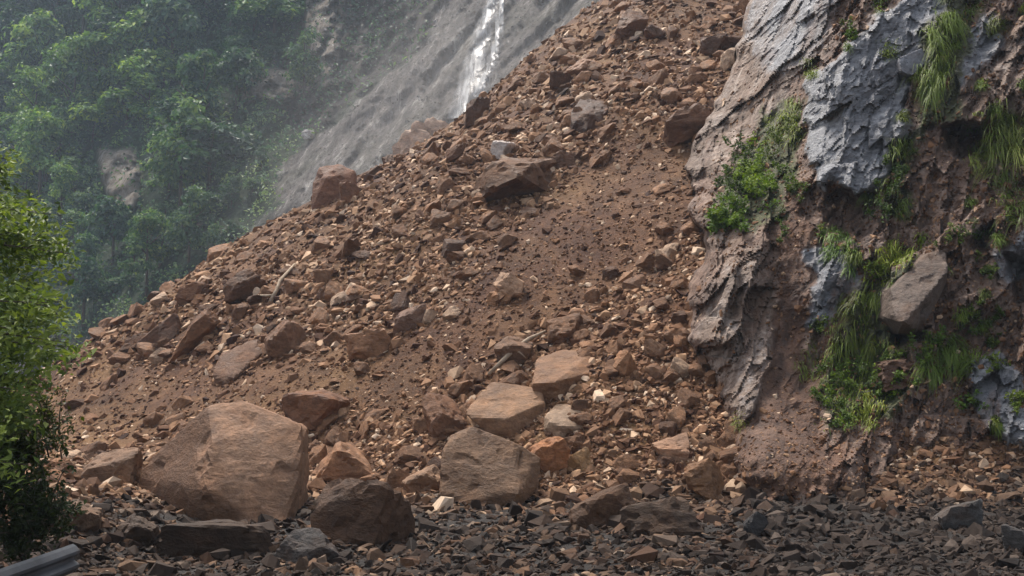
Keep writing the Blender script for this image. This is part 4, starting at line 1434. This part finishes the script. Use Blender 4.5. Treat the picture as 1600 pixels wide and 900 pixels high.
cliff_block([(1392, 452, 0), (1440, 402, .4), (1478, 382, .7), (1480, 424, -.1), (1412, 506, -.9), (1396, 496, -.5), (1479, 468, .8), (1450, 523, .4), (1404, 522, .2)],
            (0.12, .092, .076), 41, 1.6, .02, label='leaning grey block with brown shaded underside', push=.3)
cliff_block([(1378, 570, 0), (1420, 560, .2), (1450, 575, .2), (1440, 600, 0), (1385, 612, -.1)], (0.1, .058, .04), 42, 1.0, .16, push=.25)
cliff_block([(1405, 90, 0), (1440, 75, .2), (1450, 95, .1), (1425, 118, -.1), (1408, 110, -.1)], (0.2, .205, .225), 43, .8, .03, push=.3)

# loose stones caught on cliff and talus are in the rubble; the foreground shrubs and tree follow
# ---------------------------------------------------------------- near tree on the left
g = np.random.default_rng(55)
outline = np.array([(250, 20), (275, 28), (330, 88), (360, 92), (395, 112), (440, 98), (480, 112), (540, 124), (580, 70), (640, 62), (700, 50), (740, 30)], float)
tree = thing('tree', 'bright green leafy tree leaning in by the road, nearest tree', 'tree', (-8.9, 12.0, 0.2))
org = np.array(tree.location)
trunk_pts = [np.array([0, 0, -.6]), np.array([.1, 0, 1.0]), np.array([.05, .1, 2.4]), np.array([-.1, .1, 4.2]), np.array([-.2, .2, 6.0])]
tv, tf = tube(trunk_pts, [.2, .17, .14, .1, .05], 9)
obj('trunk', mesh_np('trunk', tv, tf, None, True), M_BARK, tree)
pos, nrm, sz, tn, limbs = [], [], [], [], []
for b in range(150):
    yy = g.uniform(215, 740)
    xm = np.interp(yy, outline[:, 0], outline[:, 1]) + 9
    tipx = xm - abs(g.normal(0, 1)) * 75 - 8 if b > 30 else xm - g.uniform(-8, 26)
    dep = 12.2 + g.normal(0, .75)
    tip = unproj(tipx, yy + g.uniform(-4, 14), dep) - org
    rootz = np.clip(tip[2] - .2 + g.uniform(-.2, .5), .6, 5.4)
    root = np.array([g.normal(0, .05), g.normal(0, .05), rootz])
    mid = (root + tip) / 2 + np.array([0, 0, .28])
    if b % 4 == 0: limbs.append(tube([root, mid, tip], [.03, .014, .004], 5))
    k = int(g.uniform(100, 210))
    f_ = g.beta(2.4, 1.1, (k, 1))
    c = (1 - f_) ** 2 * root + 2 * f_ * (1 - f_) * mid + f_ ** 2 * tip
    off_ = g.normal(size=(k, 3)) * np.array([.15, .22, .15]) * (1.2 - .65 * f_)
    off_[:, 2] -= np.abs(g.normal(0, .10, k)) * (1.2 - .6 * f_[:, 0])
    pos.append(c + off_)
    nrm.append(np.array([.15, -.35, .8]) + g.normal(size=(k, 3)) * .45)
    sz.append(g.uniform(.055, .14, k))
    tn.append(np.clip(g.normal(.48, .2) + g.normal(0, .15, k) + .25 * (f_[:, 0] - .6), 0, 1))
pos, nrm, sz, tn = np.vstack(pos), np.vstack(nrm), np.concatenate(sz), np.concatenate(tn)
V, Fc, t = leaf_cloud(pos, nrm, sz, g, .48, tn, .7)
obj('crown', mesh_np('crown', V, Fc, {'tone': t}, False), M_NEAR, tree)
lv, lf = merge(limbs)
obj('limb', mesh_np('limb', lv, lf, None, True), M_BARK, tree)


def near_at(d):
    return lambda a, b: unproj(a, b, d + 0 * np.asarray(a))


leafy('dark olive shrub under the bright tree', [(10, 690), (40, 700), (25, 730), (60, 720), (0, 720)], 2600, 61, (.5, .42, .3), 16, (.04, .09), .35, at=near_at(12.6), tone=.45)
leafy('dark tangled shrub beside the crash barrier', [(20, 780), (60, 775), (80, 800), (40, 810), (5, 800)], 3000, 62, (.3, .3, .25), 18, (.04, .09), .35, at=near_at(12.2), tone=.4)
leafy('low brownish shrub behind the barrier end', [(60, 830), (30, 840), (85, 830), (5, 845)], 1800, 63, (.22, .2, .2), 16, (.04, .08), .28, at=near_at(12.0), tone=.4)
leafy('brown dying shrub above the dark shrubs', [(70, 650), (85, 680), (60, 670)], 800, 64, (.7, .5, .32), 12, (.03, .07), .3, at=near_at(13.0), tone=.4)

# ---------------------------------------------------------------- guardrail
A, Bp = np.array([-4.95, 7.2, .75]), np.array([-4.78, 11.35, .76])
rail = thing('guardrail', 'grey steel crash barrier ending in the rubble', 'guardrail', (A[0], A[1], 0))
prof = np.array([(0.0, .155), (.035, .135), (.08, .09), (.08, .06), (.02, .015), (.02, -.015), (.08, -.06), (.08, -.09), (.035, -.135), (0.0, -.155)])   # (towards road, up)
ax = (Bp - A) / np.linalg.norm(Bp - A)
sd = np.cross(ax, [0, 0, 1.0])
n_st = 30
V = []
for i in range(n_st):
    t_ = i / (n_st - 1)
    c_ = A + (Bp - A) * t_ + np.array([.015 * math.sin(t_ * 9), 0, -.01 * math.sin(t_ * 5)])
    for thick in (0, 1):
        for a_p, z_p in prof:
            V.append(c_ - np.array([0, 0, .155]) + sd * (a_p - .004 * thick) + np.array([0, 0, z_p]) - np.array(rail.location))
V = np.array(V).reshape(n_st, 2, 10, 3)
Fc = []
idx_ = np.arange(n_st * 20).reshape(n_st, 2, 10)
for i in range(n_st - 1):
    for j in range(9):
        Fc.append((idx_[i, 0, j], idx_[i, 0, j + 1], idx_[i + 1, 0, j + 1], idx_[i + 1, 0, j]))
        Fc.append((idx_[i, 1, j], idx_[i + 1, 1, j], idx_[i + 1, 1, j + 1], idx_[i, 1, j + 1]))
    for j in (0, 9):
        Fc.append((idx_[i, 0, j], idx_[i + 1, 0, j], idx_[i + 1, 1, j], idx_[i, 1, j]))
for i in (0, n_st - 1):
    for j in range(9):
        Fc.append((idx_[i, 0, j], idx_[i, 1, j], idx_[i, 1, j + 1], idx_[i, 0, j + 1]))
obj('beam', mesh_np('beam', V.reshape(-1, 3), Fc, None, False), M_STEEL, rail)
for t_ in (.12, .52, .95):
    c_ = A + (Bp - A) * t_ - np.array(rail.location)
    bm = bmesh.new()
    bmesh.ops.create_cube(bm, size=1)
    bmesh.ops.scale(bm, vec=(.10, .14, 1.5), verts=bm.verts)
    bmesh.ops.translate(bm, vec=Vector(c_ + sd * -.06 - np.array([0, 0, .78])), verts=bm.verts)
    bmesh.ops.bevel(bm, geom=bm.edges[:], offset=.012, segments=1, affect='EDGES')
    pm = bpy.data.meshes.new('post')
    bm.to_mesh(pm); bm.free()
    obj('post', pm, M_STEEL, rail)

# ---------------------------------------------------------------- haze in the valley air
def haze_box():
    zt = max(float(HC[..., 2].max()), 60) + 25
    mn, mx = (-420, -80, -2.5), (420, 520, zt)
    xs = [(x_, y_, z_) for x_ in (mn[0], mx[0]) for y_ in (mn[1], mx[1]) for z_ in (mn[2], mx[2])]
    Fc = [(0, 1, 3, 2), (4, 6, 7, 5), (0, 4, 5, 1), (2, 3, 7, 6), (0, 2, 6, 4), (1, 5, 7, 3)]
    t = NT('valley_haze')
    v = t.n('VolumePrincipled')
    v.inputs['Color'].default_value = (0.66, 0.82, 1.0, 1)
    v.inputs['Density'].default_value = HAZE
    v.inputs['Anisotropy'].default_value = 0.2
    t.l(v.outputs[0], t.out.inputs['Volume'])
    tag(obj('haze', mesh_np('haze', xs, Fc), t.m), 'pale mist filling the valley air', kind='stuff')


HAZE = 0.0004
haze_box()


def mist_cloud(px, py, d, rad, dens, label):
    V, Fc = ICO[3]
    n_ = 1 + .28 * fbm(V * 1.3, 3, 5)
    V = V * n_[:, None] * np.array(rad)
    t = NT('spray_mist')
    v = t.n('VolumePrincipled')
    v.inputs['Color'].default_value = (0.95, 0.93, 0.91, 1)
    tc = t.n('TexCoord')
    mp = t.n('Mapping')
    mp.inputs['Scale'].default_value = (1 / rad[0], 1 / rad[1], 1 / rad[2])
    t.l(tc.outputs['Object'], mp.inputs['Vector'])
    gr = t.n('TexGradient', gradient_type='QUADRATIC_SPHERE')
    t.l(mp.outputs[0], gr.inputs[0])
    nz = t.noise(mp.outputs[0], 1.6, 3, .55)
    t.l(t.math('MULTIPLY', t.math('MULTIPLY', gr.outputs['Fac'], t.math('MULTIPLY', nz, 2.0)), dens), v.inputs['Density'])
    t.l(v.outputs[0], t.out.inputs['Volume'])
    o = obj('mist', mesh_np('mist', V, Fc, None, True), t.m)
    o.location = unproj(px, py, d)
    o.rotation_euler = (0, -.6, 0)
    tag(o, label, kind='stuff')


mist_cloud(680, 140, 90, (34, 16, 17), 0.013, 'pale dust and spray drifting in the chute below the waterfall')
